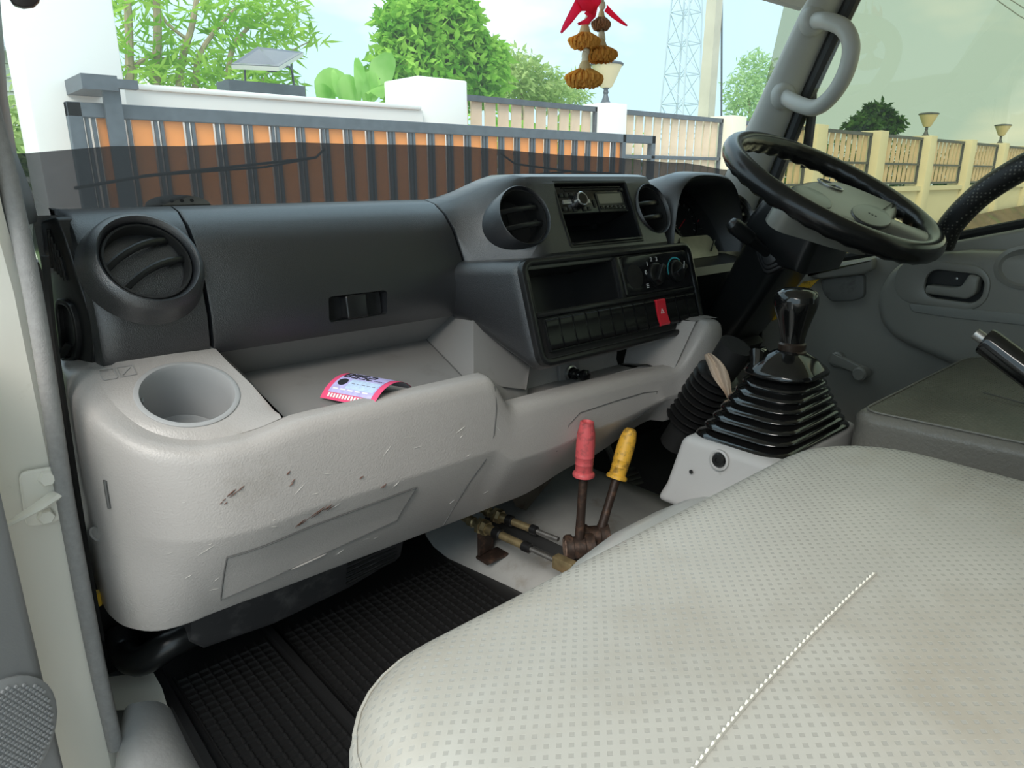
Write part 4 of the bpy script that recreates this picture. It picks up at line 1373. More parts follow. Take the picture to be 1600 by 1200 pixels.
for t, c, ln in ((l1, Vector((0.771, 0.70, 0.957)), .042), (l2, Vector((0.820, 0.705, 0.957)), .050)):
    ax = Vector((0.80, -0.55, 0.0)).normalized()
    H_ = frame(c - ax * ln * .5, (0, 0, 1), -ax)
    MB().lathe([(0.0225, -.045), (0.0225, -.030), (0.019, -.029), (0.019, -.010), (0.0225, -.009), (0.0225, 0.0), (0.020, .003), (0.017, .001), (0, .001)], 28, H_, cap1=False).build('pivot', RUSTY, t)
MB().lathe([(0.016, .001), (0.016, .0035), (0.012, .004), (0.0, .003)], 18, frame(Vector((0.771, 0.70, 0.957)) - ax * .021, (0, 0, 1), -ax), cap1=False).build('pivot_cap', mat('flaky_cap', (.25, .17, .13), .6, dirt=((.05, .03, .02), 120, .5, .6)), l1)

# ---- control cables
def cable(name, label, a, b, clevis, r=1.0):
    a, b = Vector(a), Vector(b)
    t = thing(name, label, 'cable', tuple(a), 'lever control cables')
    d_ = (b - a); L_ = d_.length; d_.normalize()
    F_ = frame(a, (0, 0, 1), d_)
    MB().lathe([(.0055 * r, -.05), (.0058 * r, 0), (.0062 * r, .004), (.0062 * r, L_ * .12), (.0092 * r, L_ * .13), (.0092 * r, L_ * .18), (.007 * r, L_ * .19), (.007 * r, L_ * .26)], 18, F_).build('threaded_sleeve', ZINC, t)
    MB().lathe([(.0145 * r, L_ * .24), (.0145 * r, L_ * .275), (.012 * r, L_ * .28)], 6, F_).build('lock_nut', ZINC, t)
    MB().lathe([(.0125 * r, L_ * .285), (.0135 * r, L_ * .29), (.0125 * r, L_ * .33)], 6, F_ @ Matrix.Rotation(.4, 4, 'Z')).build('lock_nut', ZINC, t)
    MB().lathe([(.0088 * r, L_ * .33), (.0085 * r, L_ * .40)], 18, F_).build('spacer', ZINC, t)
    MB().lathe([(.0080 * r, L_ * .39), (.0098 * r, L_ * .40), (.0098 * r, L_ * .46), (.0078 * r, L_ * .47)], 18, F_).build('rubber_cuff', RUBBER, t)
    MB().lathe([(.0068 * r, L_ * .46), (.0066 * r, L_ * .69)], 18, F_).build('sleeve', ZINC, t)
    MB().lathe([(.0066 * r, L_ * .68), (.0086 * r, L_ * .69), (.0082 * r, L_ * .75), (.0055 * r, L_ * .76)], 18, F_).build('rubber_cuff', RUBBER, t)
    MB().lathe([(.0042 * r, L_ * .74), (.0042 * r, L_)], 14, F_).build('push_rod', STEEL, t)
    if clevis:
        MB().box(.022, .016, .040, F_ @ shift(0, 0, L_ + .015)).build('clevis', ZINC, t, bevel=.002)
    return t
cable('control_cable', 'nearer control cable with brass nuts running to the floor levers', (0.690, 0.925, 0.958), (0.712, 0.692, 0.952), True, 1.05)
cable('control_cable', 'farther control cable with brass nuts behind the nearer one', (0.728, 0.918, 0.963), (0.757, 0.735, 0.950), False, 1.0)
brk = thing('cable_bracket', 'dark steel bracket holding the two control cables on the floor', 'bracket', (0.72, 0.80, 0.90))
MB().tube([(0.745, 0.905, 0.940), (0.775, 0.66, 0.930)], 0.014, 4).build('bracket_bar', mat('black_painted_steel', (.012, .012, .012), .4), brk)
MB().rings([[Vector((x, y, z)) for x, y, z in ((0.684, 0.862, .905), (0.700, 0.866, .905), (0.722, .870, .905), (0.722, .872, .955), (0.70, .868, .962), (.686, .864, .945))], [Vector((x, y, z)) for x, y, z in ((0.686, 0.857, .905), (0.702, 0.861, .905), (0.724, .865, .905), (0.724, .867, .955), (0.702, .863, .962), (.688, .859, .945))]]).build('bracket_plate', RUSTY, brk)
MB().bx(0.684, 0.735, 0.835, 0.868, 0.896, 0.902).build('bracket_foot', RUSTY, brk, bevel=.002)
tag(MB().rings([[at(x, y, Z=z) for x, y in ((765, 955), (880, 905), (905, 908), (800, 960))] for z in (.905, .895)]).build('bracket_strap', mat('red_oxide_steel', (.20, .07, .05), .5), None), 'reddish brown steel strip at the front of the seat base', 'bracket')

# ---- grey vinyl covered hump
hump = MB()
hs = []
for y in (0.30, 0.55, 0.72, 0.80, 0.92, 1.05, 1.11):
    xl = lerp_table([(0.30, .73), (.72, .712), (.92, .682), (1.05, .66)], y)
    dz = lerp_table([(0.30, .03), (.72, .0), (1.0, .02), (1.1, .08)], y)
    hs.append([(xl, y, .852), (xl + .002, y, .868), (xl + .012, y, .884), (xl + .035, y, .896), (xl + .08, y, .903 + dz * .4), (xl + .18, y, .915 + dz), (1.05, y, .92 + dz), (1.13, y, .90), (1.15, y, .852)])
tag(hump.rings(hs, None, closed=False).build('floor_hump', FLOORGREY, None, sharp=0, solid=.004), 'grey vinyl covered floor hump under the control levers', 'floor cover').data.polygons.foreach_set('use_smooth', [True] * 48)

# padded engine cover strip beyond the bench seat
ec_ = MB()
es = []
for x, h_, d_ in ((0.42, -.04, -.06), (0.435, -.015, -.035), (0.47, .004, -.012), (0.54, .010, .006), (0.62, .010, .02), (0.72, .004, .028), (0.78, .004, .022), (0.83, -.008, .010), (0.845, -.02, -.01)):
    es.append([(x, 0.336, .92), (x, 0.336, 1.12 + h_), (x, .40 + d_, 1.128 + h_), (x, .46 + d_, 1.122 + h_), (x, .485 + d_, 1.108 + h_), (x, .497 + d_, 1.085 + h_), (x, .500 + d_, 1.04), (x, .49 + d_, .93)])
tag(ec_.rings(es).build('engine_cover', VINYL_LIGHT, None, sharp=60), 'pale grey padded vinyl cover edge between levers and passenger bench seat', 'engine cover')

# ================================================================== SEATS
def cushion(x0, x1, y0, y1, z0, z1, rf, crown, edge, tilt=0.0, n=8):
    """rounded cushion; rf = (front-left, front-right) corner radii"""
    def outline(d):
        pts = []
        specs = ((x1, y1, rf[1], 0), (x0, y1, rf[0], PI / 2), (x0, y0, .05, PI), (x1, y0, .05, 1.5 * PI))
        for cx, cy, r, a0 in specs:
            r2 = max(.006, r - d)
            ccx = cx - math.copysign(r, cx - (x0 + x1) / 2)
            ccy = cy - math.copysign(r, cy - (y0 + y1) / 2)
            for i in range(n + 1):
                a = a0 + i / n * PI / 2
                pts.append((ccx + r2 * math.cos(a), ccy + r2 * math.sin(a)))
        return pts
    rings_ = []
    for d, z in ((.012, z0), (.004, z0 + .02), (0, z0 + (z1 - z0) * .45), (.001, z1 - edge * 1.05)):
        rings_.append([(x, y, z) for x, y in outline(d)])
    for s in range(1, 7):
        a = s / 6 * PI / 2
        d = edge * (1 - math.cos(a))
        rings_.append([(x, y, z1 - edge + edge * math.sin(a)) for x, y in outline(d)])
    base = outline(edge)
    cx, cy = (x0 + x1) / 2, (y0 + y1) / 2
    for k in (.92, .82, .68, .5, .3, .1):
        h = crown * (1 - k ** 2.5)
        rings_.append([(cx + (x - cx) * k, cy + (y - cy) * k, z1 + h) for x, y in base])
    if tilt:
        rings_ = [[(x, y, z + (y - y1) * tilt) for x, y, z in r] for r in rings_]
    return rings_

bench = thing('bench_seat', 'light grey dotted vinyl passenger bench seat with stitched seam in foreground', 'seat', (0.44, 0.0, 0.90))
MB().rings(cushion(0.122, 0.775, -0.46, 0.327, 1.165, 1.283, (0.085, 0.12), 0.016, 0.045)).build('cushion', VINYL, bench, sharp=0).data.polygons.foreach_set('use_smooth', [True] * 0 or [True] * len(bpy.data.objects[bench.children[0].name].data.polygons))
MB().rings(cushion(0.14, 0.76, -0.45, 0.29, 0.90, 1.17, (0.06, 0.06), 0.0, 0.02)).build('seat_base', BLACK_MATT, bench)
# backrest behind the camera
MB().rings(cushion(0.14, 0.90, -0.585, -0.47, 1.29, 1.85, (0.04, 0.04), 0.0, 0.04)).build('backrest', VINYL, bench)
# piping round the top edge and the centre seam
pip = [r for r in cushion(0.1215, 0.7755, -0.46, 0.3275, 1.165, 1.283, (0.085, 0.12), 0.016, 0.045)][5]
MB().tube([Vector(p) for p in pip], 0.0016, 6, loop=True).build('piping', VINYL, bench)
def seat_top(x, y):
    cx, cy, hx, hy = .4485, -.0665, .2815, .3485
    k = max(abs(x - cx) / hx, abs(y - cy) / hy)
    return 1.283 + .016 * (1 - min(1, k) ** 2.5)
seam_pts = smooth_path([at_plane(px, py, (0, 0, 1.295), Vector((0, 0, 1))) for px, py in ((1040, 1240), (1080, 1196), (1180, 1085), (1260, 1000), (1330, 930), (1368, 895))], 4)
seam_pts = [Vector((p.x, p.y, seat_top(p.x, p.y) + .0004)) for p in seam_pts]
MB().tube(seam_pts, 0.0011, 6).build('seam', mat('seat_seam_grey', (.36, .35, .31), .6), bench)  # seam line in a darker grey than the seat vinyl
stt = MB()
for a, b in zip(seam_pts, seam_pts[1:]):
    nst = max(1, int((b - a).length / .0042))
    for k in range(nst):
        p = a + (b - a) * (k / nst); q_ = a + (b - a) * ((k + .72) / nst)
        stt.tube([p + Vector((0, 0, .0009)), (p + q_) / 2 + Vector((0, 0, .0016)), q_ + Vector((0, 0, .0009))], [.0004, .0008, .0004], 5)
s_ = stt.build('stitching', THREAD, bench); s_['kind'] = 'stuff'

drv = thing('driver_seat', 'darker olive grey vinyl driver seat with grained side panel', 'seat', (1.2, 0.1, 0.90))
MB().rings(cushion(0.975, 1.505, -0.42, 0.383, 1.10, 1.232, (0.035, 0.10), 0.010, 0.016, tilt=-0.03)).build('cushion', VINYL_SIDE, drv, sharp=50)
top_r = cushion(0.977, 1.503, -0.42, 0.381, 1.10, 1.2332, (0.035, 0.10), 0.010, 0.016, tilt=-0.03)[8:]
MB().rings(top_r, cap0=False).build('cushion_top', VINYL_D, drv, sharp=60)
MB().tube([Vector(p) + Vector((0, 0, .001)) for p in top_r[0]], 0.0016, 6, loop=True).build('piping', VINYL_SIDE, drv)
MB().bx(1.0, 1.48, -0.40, 0.33, 0.87, 1.11).build('seat_base', BLACK_MATT, drv, bevel=.02)
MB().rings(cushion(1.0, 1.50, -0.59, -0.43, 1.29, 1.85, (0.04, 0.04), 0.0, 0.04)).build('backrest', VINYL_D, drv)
sd = [Vector((x, y, 1.2440 + (y - .383) * -.03)) for x, y in ((1.10, .02), (1.115, .12), (1.135, .21), (1.16, .27))]
MB().tube(sd, .0012, 6).build('seam', mat('dark_seam', (.10, .095, .08), .6), drv)

# ---- handbrake lever
hbk = thing('handbrake_lever', 'glossy black handbrake lever with silver push button', 'lever', (0.93, 0.05, 1.15))
h0 = [at(x, y, X=.93) for x, y in ((1537, 531), (1548, 538), (1580, 562), (1640, 606), (1760, 690))]
MB().tube(smooth_path(h0, 4), [.010, .0150, .0158, .0160] + [.0160] * 13, 16).build('grip', BOOT, hbk)
MB().tube([at(1541, 533, X=.93), at(1524, 521, X=.93)], [.0065, .0065], 14).build('push_button', STEEL, hbk)
MB().tube([h0[-1], Vector((.93, .02, 1.10))], .010, 12).build('lever_arm', BLACK_MATT, hbk)

# ================================================================== FLOOR MAT
mat_t = thing('rubber_mat', 'black rubber waffle floor mat with a raised dividing ridge', 'mat', (0.43, 0.65, 0.85))
def mat_x(u, y):      # left edge bends slightly with the sill
    return 0.172 + u * 0.535 + (0.985 - y) * (-.012) * (1 - u)
mb = MB()
mb.rings([[(mat_x(u, y), y, z + .0) for u in (0, .02, 0.3, .6, .98, 1.0)] for y, z in ((0.20, .862), (.5, .862), (.8, .862), (.94, .862), (.985, .870), (1.06, .90))], None, closed=False)
mb.build('mat_sheet', RUBBER, mat_t, solid=.008)
rib = MB()
pit = 0.0146
def barx(y, x0, x1):
    z = .866 if y < .95 else .866 + (y - .95) * .28
    rib.add([(x0, y - .0020, z), (x0, y + .0020, z), (x1, y + .0020, z), (x1, y - .0020, z), (x0, y - .0008, z + .0035), (x0, y + .0008, z + .0035), (x1, y + .0008, z + .0035), (x1, y - .0008, z + .0035)],
            [(4, 5, 6, 7), (0, 4, 7, 3), (1, 2, 6, 5)])
def bary(x, y0, y1):
    rib.add([(x - .0020, y0, .866), (x + .0020, y0, .866), (x + .0020, y1, .866), (x - .0020, y1, .866), (x - .0008, y0, .8695), (x + .0008, y0, .8695), (x + .0008, y1, .8695), (x - .0008, y1, .8695)],
            [(4, 5, 6, 7), (0, 3, 7, 4), (1, 5, 6, 2)])
for s0, s1 in ((0.192, 0.324), (0.350, 0.668)):
    nx_ = round((s1 - s0) / pit)
    for k in range(nx_ + 1):
        bary(s0 + (s1 - s0) * k / nx_, 0.24, 0.94)
    for k in range(int(.70 / pit) + 1):
        barx(0.24 + k * pit, s0, s1)
ro_ = rib.build('waffle_ribs', RUBBER, mat_t, sharp=30); ro_['kind'] = 'stuff'
MB().rings([[(x, y, .866), (x + .003, y, .876), (x + .012, y, .878), (x + .016, y, .866)] for x, y in ((.328, .20), (.328, .99))], None, closed=False).build('dividing_ridge', RUBBER, mat_t)
MB().rings([[(mat_x(0, y) - .004, y, .858), (mat_x(0, y), y, .876), (mat_x(0, y) + .010, y, .877), (mat_x(0, y) + .014, y, .866)] for y in (.20, .6, .99)], None, closed=False).build('mat_rim', RUBBER, mat_t)

# ================================================================== UNDER THE DASH
heater = thing('heater_box', 'dusty black heater box under the light grey dashboard', 'heater', (0.36, 0.95, 0.86))
hx = []
for x, zb in ((0.205, .955), (0.222, .936), (0.32, .928), (0.44, .935), (0.53, .950)):
    hx.append([(x, 0.83, 1.07), (x, 0.855, 1.0), (x, 0.868, zb + .012), (x, .880, zb), (x, 1.06, zb + .01), (x, 1.08, 1.07)])
MB().rings(hx).build('box', DUSTY, heater, sharp=40)
for k in range(7):
    z = .955 + k * .009
    MB().tube([(0.43, 0.866 - (z - .945) * .22, z), (0.52, 0.870 - (z - .945) * .22, z + .004)], .0022, 6).build('louvre', BLACK_MATT, heater)
duct = MB().tube(smooth_path([at(305, 985, Y=.90), at(262, 1008, Y=.90), at(222, 1032, Y=.92), at(196, 1020, Y=.97), at(188, 985, Y=1.0)], 5), 0.020, 14)
tag(duct.build('air_duct', BLACK_SMOOTH, None), 'smooth black air duct curving beside the sill under the dashboard', 'duct')
struct(MB().bx(0.10, 0.17, 1.02, 1.10, 0.86, 1.06).build('trim_11', BLACK_MATT))
tag(MB().tube([at(150, 925, Y=.90), at(150, 945, Y=.90)], [.006, .007], 8).build('cable_clip', YELLOW, None), 'small yellow cable clip behind the door weatherstrip', 'clip')
tag(MB().rings([[at(x, y, Y=Y_) for x, y in ((868, 742), (842, 742), (800, 778), (806, 792), (822, 798))] for Y_ in (.90, .915)]).build('wire_channel', mat('brown_grey_channel', (.10, .085, .065), .55, dirt=((.04, .025, .015), 30, .5, .7)), None), 'brownish sloping metal channel under the dash beside the red lever', 'bracket')
ped = thing('brake_pedal', 'ribbed black pedal in the dark footwell behind the yellow lever', 'pedal', (1.20, .95, .88))
PF = frame(at(988, 755, Y=.93), (1, -.2, 0), (0, -.7, .7))
MB().plate(rrect(.06, .075, .01), -.008, .004, .003, PF).build('pedal_pad', RUBBER, ped)
for k in range(6):
    MB().box(.052, .004, .004, PF @ shift(0, -.03 + k * .012, .005)).build('pad_rib', RUBBER, ped)
MB().tube([PF @ Vector((0, 0, -.008)), PF @ Vector((0, .05, -.03)), PF @ Vector((0, .22, -.02))], .008, 8).build('pedal_arm', STEEL, ped)
bel = thing('shaft_bellows', 'ribbed black rubber bellows round the steering shaft beside the gear boot', 'bellows', (1.02, .66, 1.10))
ba, bb = at(1122, 585, X=1.03), at(1078, 655, X=1.03)
dd = (bb - ba)
for k in range(9):
    c = ba + dd * (k / 8)
    MB().lathe([(.030, -.005), (.0385 + .0008 * k, -.0015), (.0385 + .0008 * k, .0015), (.030, .005)], 24, frame(c, (1, 0, 0), -dd.normalized())).build('bellows_fold', RUBBER, bel)
MB().tube([ba - dd * .6, bb + dd * .6], .028, 14).build('bellows_core', BLACK_MATT, bel)
rag = MB()
rp = []
for i, (px, py, w) in enumerate(((1104, 552, 5), (1116, 566, 10), (1124, 582, 13), (1132, 598, 10), (1138, 612, 5), (1140, 622, 4))):
    row = []
    for k in range(7):
        u = k / 6 * 2 - 1
        p = at(px + u * w, py + u * w * -.35, X=1.0 + .006 * math.sin(u * 5 + i))
        row.append(p)
    rp.append(row)
tag(rag.rings(rp, None, closed=False).build('rag', mat('beige_cloth', (.55, .43, .33), .9), None, sharp=0, solid=.002, subsurf=1), 'beige cloth strip tied beside the gear lever boot', 'cloth')

# ================================================================== PILLAR HANDLE AND CURVED BAR
gh = thing('grab_handle', 'grey curved grab handle on the driver side windscreen pillar', 'handle', (1.52, .78, 1.70))
gp = [at(1270, 33, X=1.525), at(1292, 33, X=1.50), at(1318, 44, X=1.49), at(1330, 72, X=1.485), at(1322, 112, X=1.49), at(1301, 148, X=1.50), at(1275, 168, X=1.515), at(1248, 163, X=1.53), at(1224, 150, X=1.555)]
MB().tube(smooth_path(gp, 6), .0165, 16).build('grip', mat('handle_grey', (.48, .475, .45), .36), gh)
for p, q_ in ((gp[0], gp[1]), (gp[-1], gp[-2])):
    MB().lathe([(.030, -.004), (.029, .006), (.024, .012), (.018, .014)], 24, frame(p, (0, 0, 1), (q_ - p))).build('mount', PILLAR, gh)
cbm = mat('perforated_black_leather', (.016, .016, .016), .38)
nt = cbm.node_tree
co_ = nt.nodes.new('ShaderNodeTexCoord'); vo = nt.nodes.new('ShaderNodeTexVoronoi')
vo.inputs['Scale'].default_value = 150; vo.inputs['Randomness'].default_value = 0.0
nt.links.new(co_.outputs['Object'], vo.inputs['Vector'])
mr = nt.nodes.new('ShaderNodeMapRange'); mr.inputs['From Min'].default_value = .22; mr.inputs['From Max'].default_value = .30
nt.links.new(vo.outputs['Distance'], mr.inputs['Value'])
mxx = nt.nodes.new('ShaderNodeMix'); mxx.data_type = 'RGBA'; mxx.inputs[6].default_value = (.16, .155, .13, 1); mxx.inputs[7].default_value = (.014, .014, .014, 1)
nt.links.new(mr.outputs['Result'], mxx.inputs[0]); nt.links.new(mxx.outputs[2], nt.nodes['Principled BSDF'].inputs['Base Color'])
cbar = MB().tube(smooth_path([at(1470, 385, X=1.56), at(1487, 350, X=1.555), at(1525, 310, X=1.55), at(1570, 278, X=1.545), at(1625, 250, X=1.54), at(1720, 225, X=1.53), at(1850, 230, X=1.52), Vector((1.56, .02, 1.50)), Vector((1.60, -.02, 1.44))], 6), .0235, 18)
tag(cbar.build('curved_bar', cbm, None), 'thick black perforated leather covered bar arching in front of the driver window', 'handle')

# ================================================================== CARD IN TRAY
tk = thing('road_tax_card', 'curled pink and lilac paper disc printed 2568 lying in the dashboard tray', 'card', tuple(at(565, 612, Z=1.273)))
c00, c10 = at(499, 622, Z=1.273), at(556, 631, Z=1.273)      # near-left corner, near-right corner (curl runs away)
ux = Vector((0.085, -0.050, 0)).normalized()
c0 = at(500, 621, Z=1.273)
c1 = at(588, 628, Z=1.273)
ux = (c1 - c0); ux.z = 0; W_ = ux.length; ux.normalize()
uy = Vector((-ux.y, ux.x, 0))
def card_pt(u, v, lift=0.0):
    """u 0..1 across the curl, v 0..1 along its axis"""
    a = u * 1.75
    rr = 0.055
    x = rr * (math.sin(a - .9) + math.sin(.9)) * 1.0
    z = rr * (math.cos(a - .9) - math.cos(.9))
    n_ = Vector((math.sin(a - .9), 0, math.cos(a - .9)))
    p = Vector((x, 0, z)) + n_ * lift
    return c0 + uc * p.x + va * (v * .088) + Vector((0, 0, max(p.z, -.002)))
va = (at(556, 632, Z=1.273) - c0); va.z = 0; va.normalize()
uc = Vector((-va.y, va.x, 0))
def patch(u0, u1, v0, v1, lift, name, m_, parent, n=14):
    return MB().rings([[card_pt(u0 + (u1 - u0) * i / n, v0 + (v1 - v0) * j / 4, lift) for i in range(n + 1)] for j in range(5)], None, closed=False).build(name, m_, parent, sharp=60)
PINK = mat('pink_print', (.80, .08, .20), .5)
LILAC = mat('lilac_print', (.50, .47, .80), .5, var=.15, vscale=120)
LBLUE = mat('pale_blue_print', (.52, .66, .86), .5, var=.12, vscale=200)
PAPER = mat('grey_paper_back', (.62, .58, .62), .6)
sheet = patch(0, 1, 0, 1, 0, 'card_sheet', PINK, tk)
patch(0, 1, 0.01, .99, -.0006, 'card_back', PAPER, tk)
patch(0.11, .99, .09, .90, .0004, 'print_field', LILAC, sheet)
patch(0.20, .40, .34, .88, .0007, 'print_band', LBLUE, sheet, 6)
for i in range(15):
    v = .12 + i * .055
    patch(.035, .095, v, v + .035, .0007, 'edge_lettering', PRINT_W, sheet, 2)
disc = MB()
dr = [card_pt(.32 + .075 * math.cos(2 * PI * k / 20), .22 + .085 * math.sin(2 * PI * k / 20), .0009) for k in range(20)]
disc.add(dr, [tuple(range(20))]).build('black_dot', PRINT_K, sheet)
# the year, bent over the curl
SEG = {'2': 'abged', '5': 'afgcd', '6': 'afgedc', '8': 'abcdefg'}
def seg_digit(ch, u0, v0, du, dv):
    pos = {'a': ((1, 0), (1, 1)), 'b': ((.5, 1), (1, 1)), 'c': ((0, 1), (.5, 1)), 'd': ((0, 0), (0, 1)), 'e': ((0, 0), (.5, 0)), 'f': ((.5, 0), (1, 0)), 'g': ((.5, 0), (.5, 1))}
    m = MB()
    for s in SEG[ch]:
        (ua, vaa), (ub, vb) = pos[s]
        pts = [card_pt(u0 + du * (ua + (ub - ua) * t), v0 + dv * (vaa + (vb - vaa) * t), .0011) for t in (0, .33, .66, 1)]
        m.tube(pts, .0007, 6)
    m.build('year_digit', PRINT_K, sheet)
# read from the far side: upside down to the camera
for k, ch in enumerate('2568'):
    seg_digit(ch, .57, .66 - k * .145, -.13, -.10)
for k in range(5):
    patch(.44, .455, .70 + k * .04, .70 + k * .04 + .025, .0009, 'small_print', PRINT_K, sheet, 2)
    patch(.30, .312, .40 + k * .095, .40 + k * .095 + .06, .0009, 'small_print', mat('print_grey_%d' % k, (.2, .2, .3), .5), sheet, 2)
    patch(.165, .19, .14 + k * .14, .14 + k * .14 + .10, .0008, 'small_print', PRINT_W, sheet, 2)

# ================================================================== GARLAND
gar = thing('garland', 'dried orange flower garland with red ribbon hanging before the windscreen', 'garland', tuple(at(930, 60, Y=.95)))
GY = .93
gold = leafmat('dried_marigold', (.75, .36, .06), (1.0, .66, .18), .55)
thread = mat('tan_thread', (.62, .46, .24), .8)
brown = mat('dried_brown_buds', (.30, .14, .06), .8, var=.3, vscale=160)
cream = mat('cream_buds', (.75, .68, .50), .7)
ribm = leafmat('red_ribbon', (1.0, .08, .18), (1.0, .14, .28), .75)
pxm = (at(901, 60, Y=GY) - at(900, 60, Y=GY)).length
def tassel(px, py_top, py_mid, py_bot, w, m_, name):
    top, mid_, bot = at(px, py_top, Y=GY), at(px, py_mid, Y=GY), at(px, py_bot, Y=GY)
    h = top.z - bot.z; hm = top.z - mid_.z
    r = w / 2 * pxm
    body = MB().lathe([(r * .14, 0), (r * .26, -hm * .3), (r * .36, -hm * .8), (r * .44, -hm * 1.1), (r * .55, -h * .7), (r * .3, -h * .85), (0, -h * .86)], 14, shift(*top), cap1=False).build(name, thread, gar)
    f = MB()
    for i in range(150):
        a = i * 2.39996
        k = ((i * 37) % 150) / 150
        p = Vector((math.cos(a) * r * .32, math.sin(a) * r * .32, -hm * rng.uniform(.75, 1.05)))
        q_ = Vector((math.cos(a) * r * (.45 + .5 * k), math.sin(a) * r * (.45 + .5 * k), -h * (1.0 - .26 * k * k) * rng.uniform(.93, 1.04)))
        m2 = Vector((math.cos(a) * r * (.55 + .42 * k), math.sin(a) * r * (.55 + .42 * k), -(hm + (h - hm) * (.42 - .15 * k))))
        f.tube(smooth_path([top + p, top + m2, top + q_], 2), [r * .035, r * .05, r * .06, r * .075, r * .085], 4)
    o = f.build('petals', m_, body, sharp=0); o['kind'] = 'stuff'
tassel(914, 36, 56, 76, 36, gold, 'flower_tassel')
tassel(939, 60, 76, 97, 40, gold, 'flower_tassel')
tassel(914, 94, 112, 137, 43, gold, 'flower_tassel')
tassel(940, 14, 30, 48, 22, brown, 'bud_cluster')
MB().tube([at(916, -60, Y=GY), at(918, 0, Y=GY), at(918, 40, Y=GY), at(914, 98, Y=GY)], .0016, 6).build('string', cream, gar)
MB().tube([at(940, -60, Y=GY), at(941, 0, Y=GY), at(940, 64, Y=GY)], .0016, 6).build('string', cream, gar)
for px, py in ((918, 30), (920, 24), (914, 84), (914, 90), (916, 79), (941, 6), (940, 52), (941, 58), (939, -4)):
    c = at(px, py, Y=GY)
    MB().lathe([(0.001, .006), (.0055, .002), (.0065, -.004), (.004, -.009), (0, -.010)], 12, shift(*c), cap1=False).build('bead', cream, gar)
def ribbon(path, wid, name):
    rows = []
    for i, (px, py, dy) in enumerate(path):
        p = at(px, py, Y=GY - dy)
        j = min(i + 1, len(path) - 1); k = max(i - 1, 0)
        t_ = (at(path[j][0], path[j][1], Y=GY) - at(path[k][0], path[k][1], Y=GY)).normalized()
        s_ = t_.cross(Vector((0, -1, 0))).normalized()
        w_ = wid[i] * pxm
        rows.append([p - s_ * w_, p + Vector((0, -.003, 0)), p + s_ * w_])
    MB().rings(rows, None, closed=False).build(name, ribm, gar, sharp=60, solid=.0006)
ribbon([(912, 0, 0), (900, 14, .004), (890, 30, .006), (882, 42, .004), (876, 52, 0)], [7, 6, 4.5, 3, 1], 'ribbon_tail')
ribbon([(928, 8, .01), (926, 22, .012), (918, 33, .01), (902, 38, .008)], [6, 5, 3, 1], 'ribbon_tail')
ribbon([(946, 12, 0), (956, 22, .002), (968, 32, .003), (979, 40, .002)], [4, 3.5, 2.5, 1], 'ribbon_tail')
ribbon([(905, -14, .01), (914, 2, .016), (924, 10, .014), (932, -2, .012), (930, -16, .01)], [9, 9, 8, 8, 6], 'ribbon_bow')
ribbon([(900, -6, .0), (912, 6, .004), (922, 14, .006), (917, 26, .006)], [8, 8, 7, 5], 'ribbon_bow')


# ================================================================== OUTSIDE
GROUND = 0.15
CONC = mat('pale_concrete', (.52, .50, .46), .9, var=.12, vscale=1.2, dirt=((.36, .33, .27), .8, .5, .8))
WALLW = mat('white_wall_paint', (.86, .85, .80), .8, var=.03, vscale=1.0)
WALLB = mat('cream_wall_paint', (.78, .72, .55), .85, var=.06, vscale=.8)
FRAME = mat('dark_grey_gate_steel', (.085, .10, .115), .5, var=.15, vscale=20)
ORANGE = mat('orange_slat_paint', (.90, .31, .07), .5, var=.04, vscale=3)
BOARD = mat('beige_fence_board', (.80, .60, .42), .7, var=.10, vscale=5)
SOIL = mat('brown_soil', (.16, .12, .07), .95, var=.3, vscale=2, dirt=((.10, .15, .04), 1.5, .55, .7))
struct(MB().bx(-12, 70, 2.4, 5.5, GROUND - .1, GROUND).build('ground', CONC))
struct(MB().bx(-12, 70, 5.5, 60, GROUND - .1, GROUND).build('ground_field', mat('rough_grass', (.16, .26, .06), .95, var=.3, vscale=1.5)))
struct(MB().bx(-12, 70, -30, 2.4, GROUND - .1, GROUND).build('ground_near', CONC))
bank = MB()
bank.rings([[(x, 4.4, GROUND), (x, 4.9, GROUND + h * .6), (x, 5.19, GROUND + h)] for x, h in ((8, .02), (11, .15), (13.0, .32), (16.3, .46), (20, .60), (26, .75), (34, .8))], None, closed=False)
tag(bank.build('soil_bank', SOIL, None), 'brown soil bank along the foot of the boundary wall', 'soil')

# ---- big white gate column and the white wall behind the gate
tag(MB().bx(0.745, 1.235, 4.80, 5.25, GROUND, 3.6).build('gate_column', WALLW, None, bevel=.012), 'tall white gate column standing left behind the sliding gate', 'column')
ww = thing('garden_wall', 'low white wall behind the sliding gate, ending at the square post', 'wall', (2.3, 5.0, GROUND))
MB().bx(1.22, 3.42, 4.92, 5.08, GROUND, 2.05).build('wall_body', WALLW, ww)
MB().bx(1.236, 3.40, 4.90, 5.10, 2.05, 2.085).build('wall_coping', WALLW, ww, bevel=.01)
tag(MB().bx(3.40, 3.90, 4.95, 5.45, GROUND, 2.31).build('gate_post', WALLW, None, bevel=.015), 'broad white square post at the end of the white garden wall', 'post')

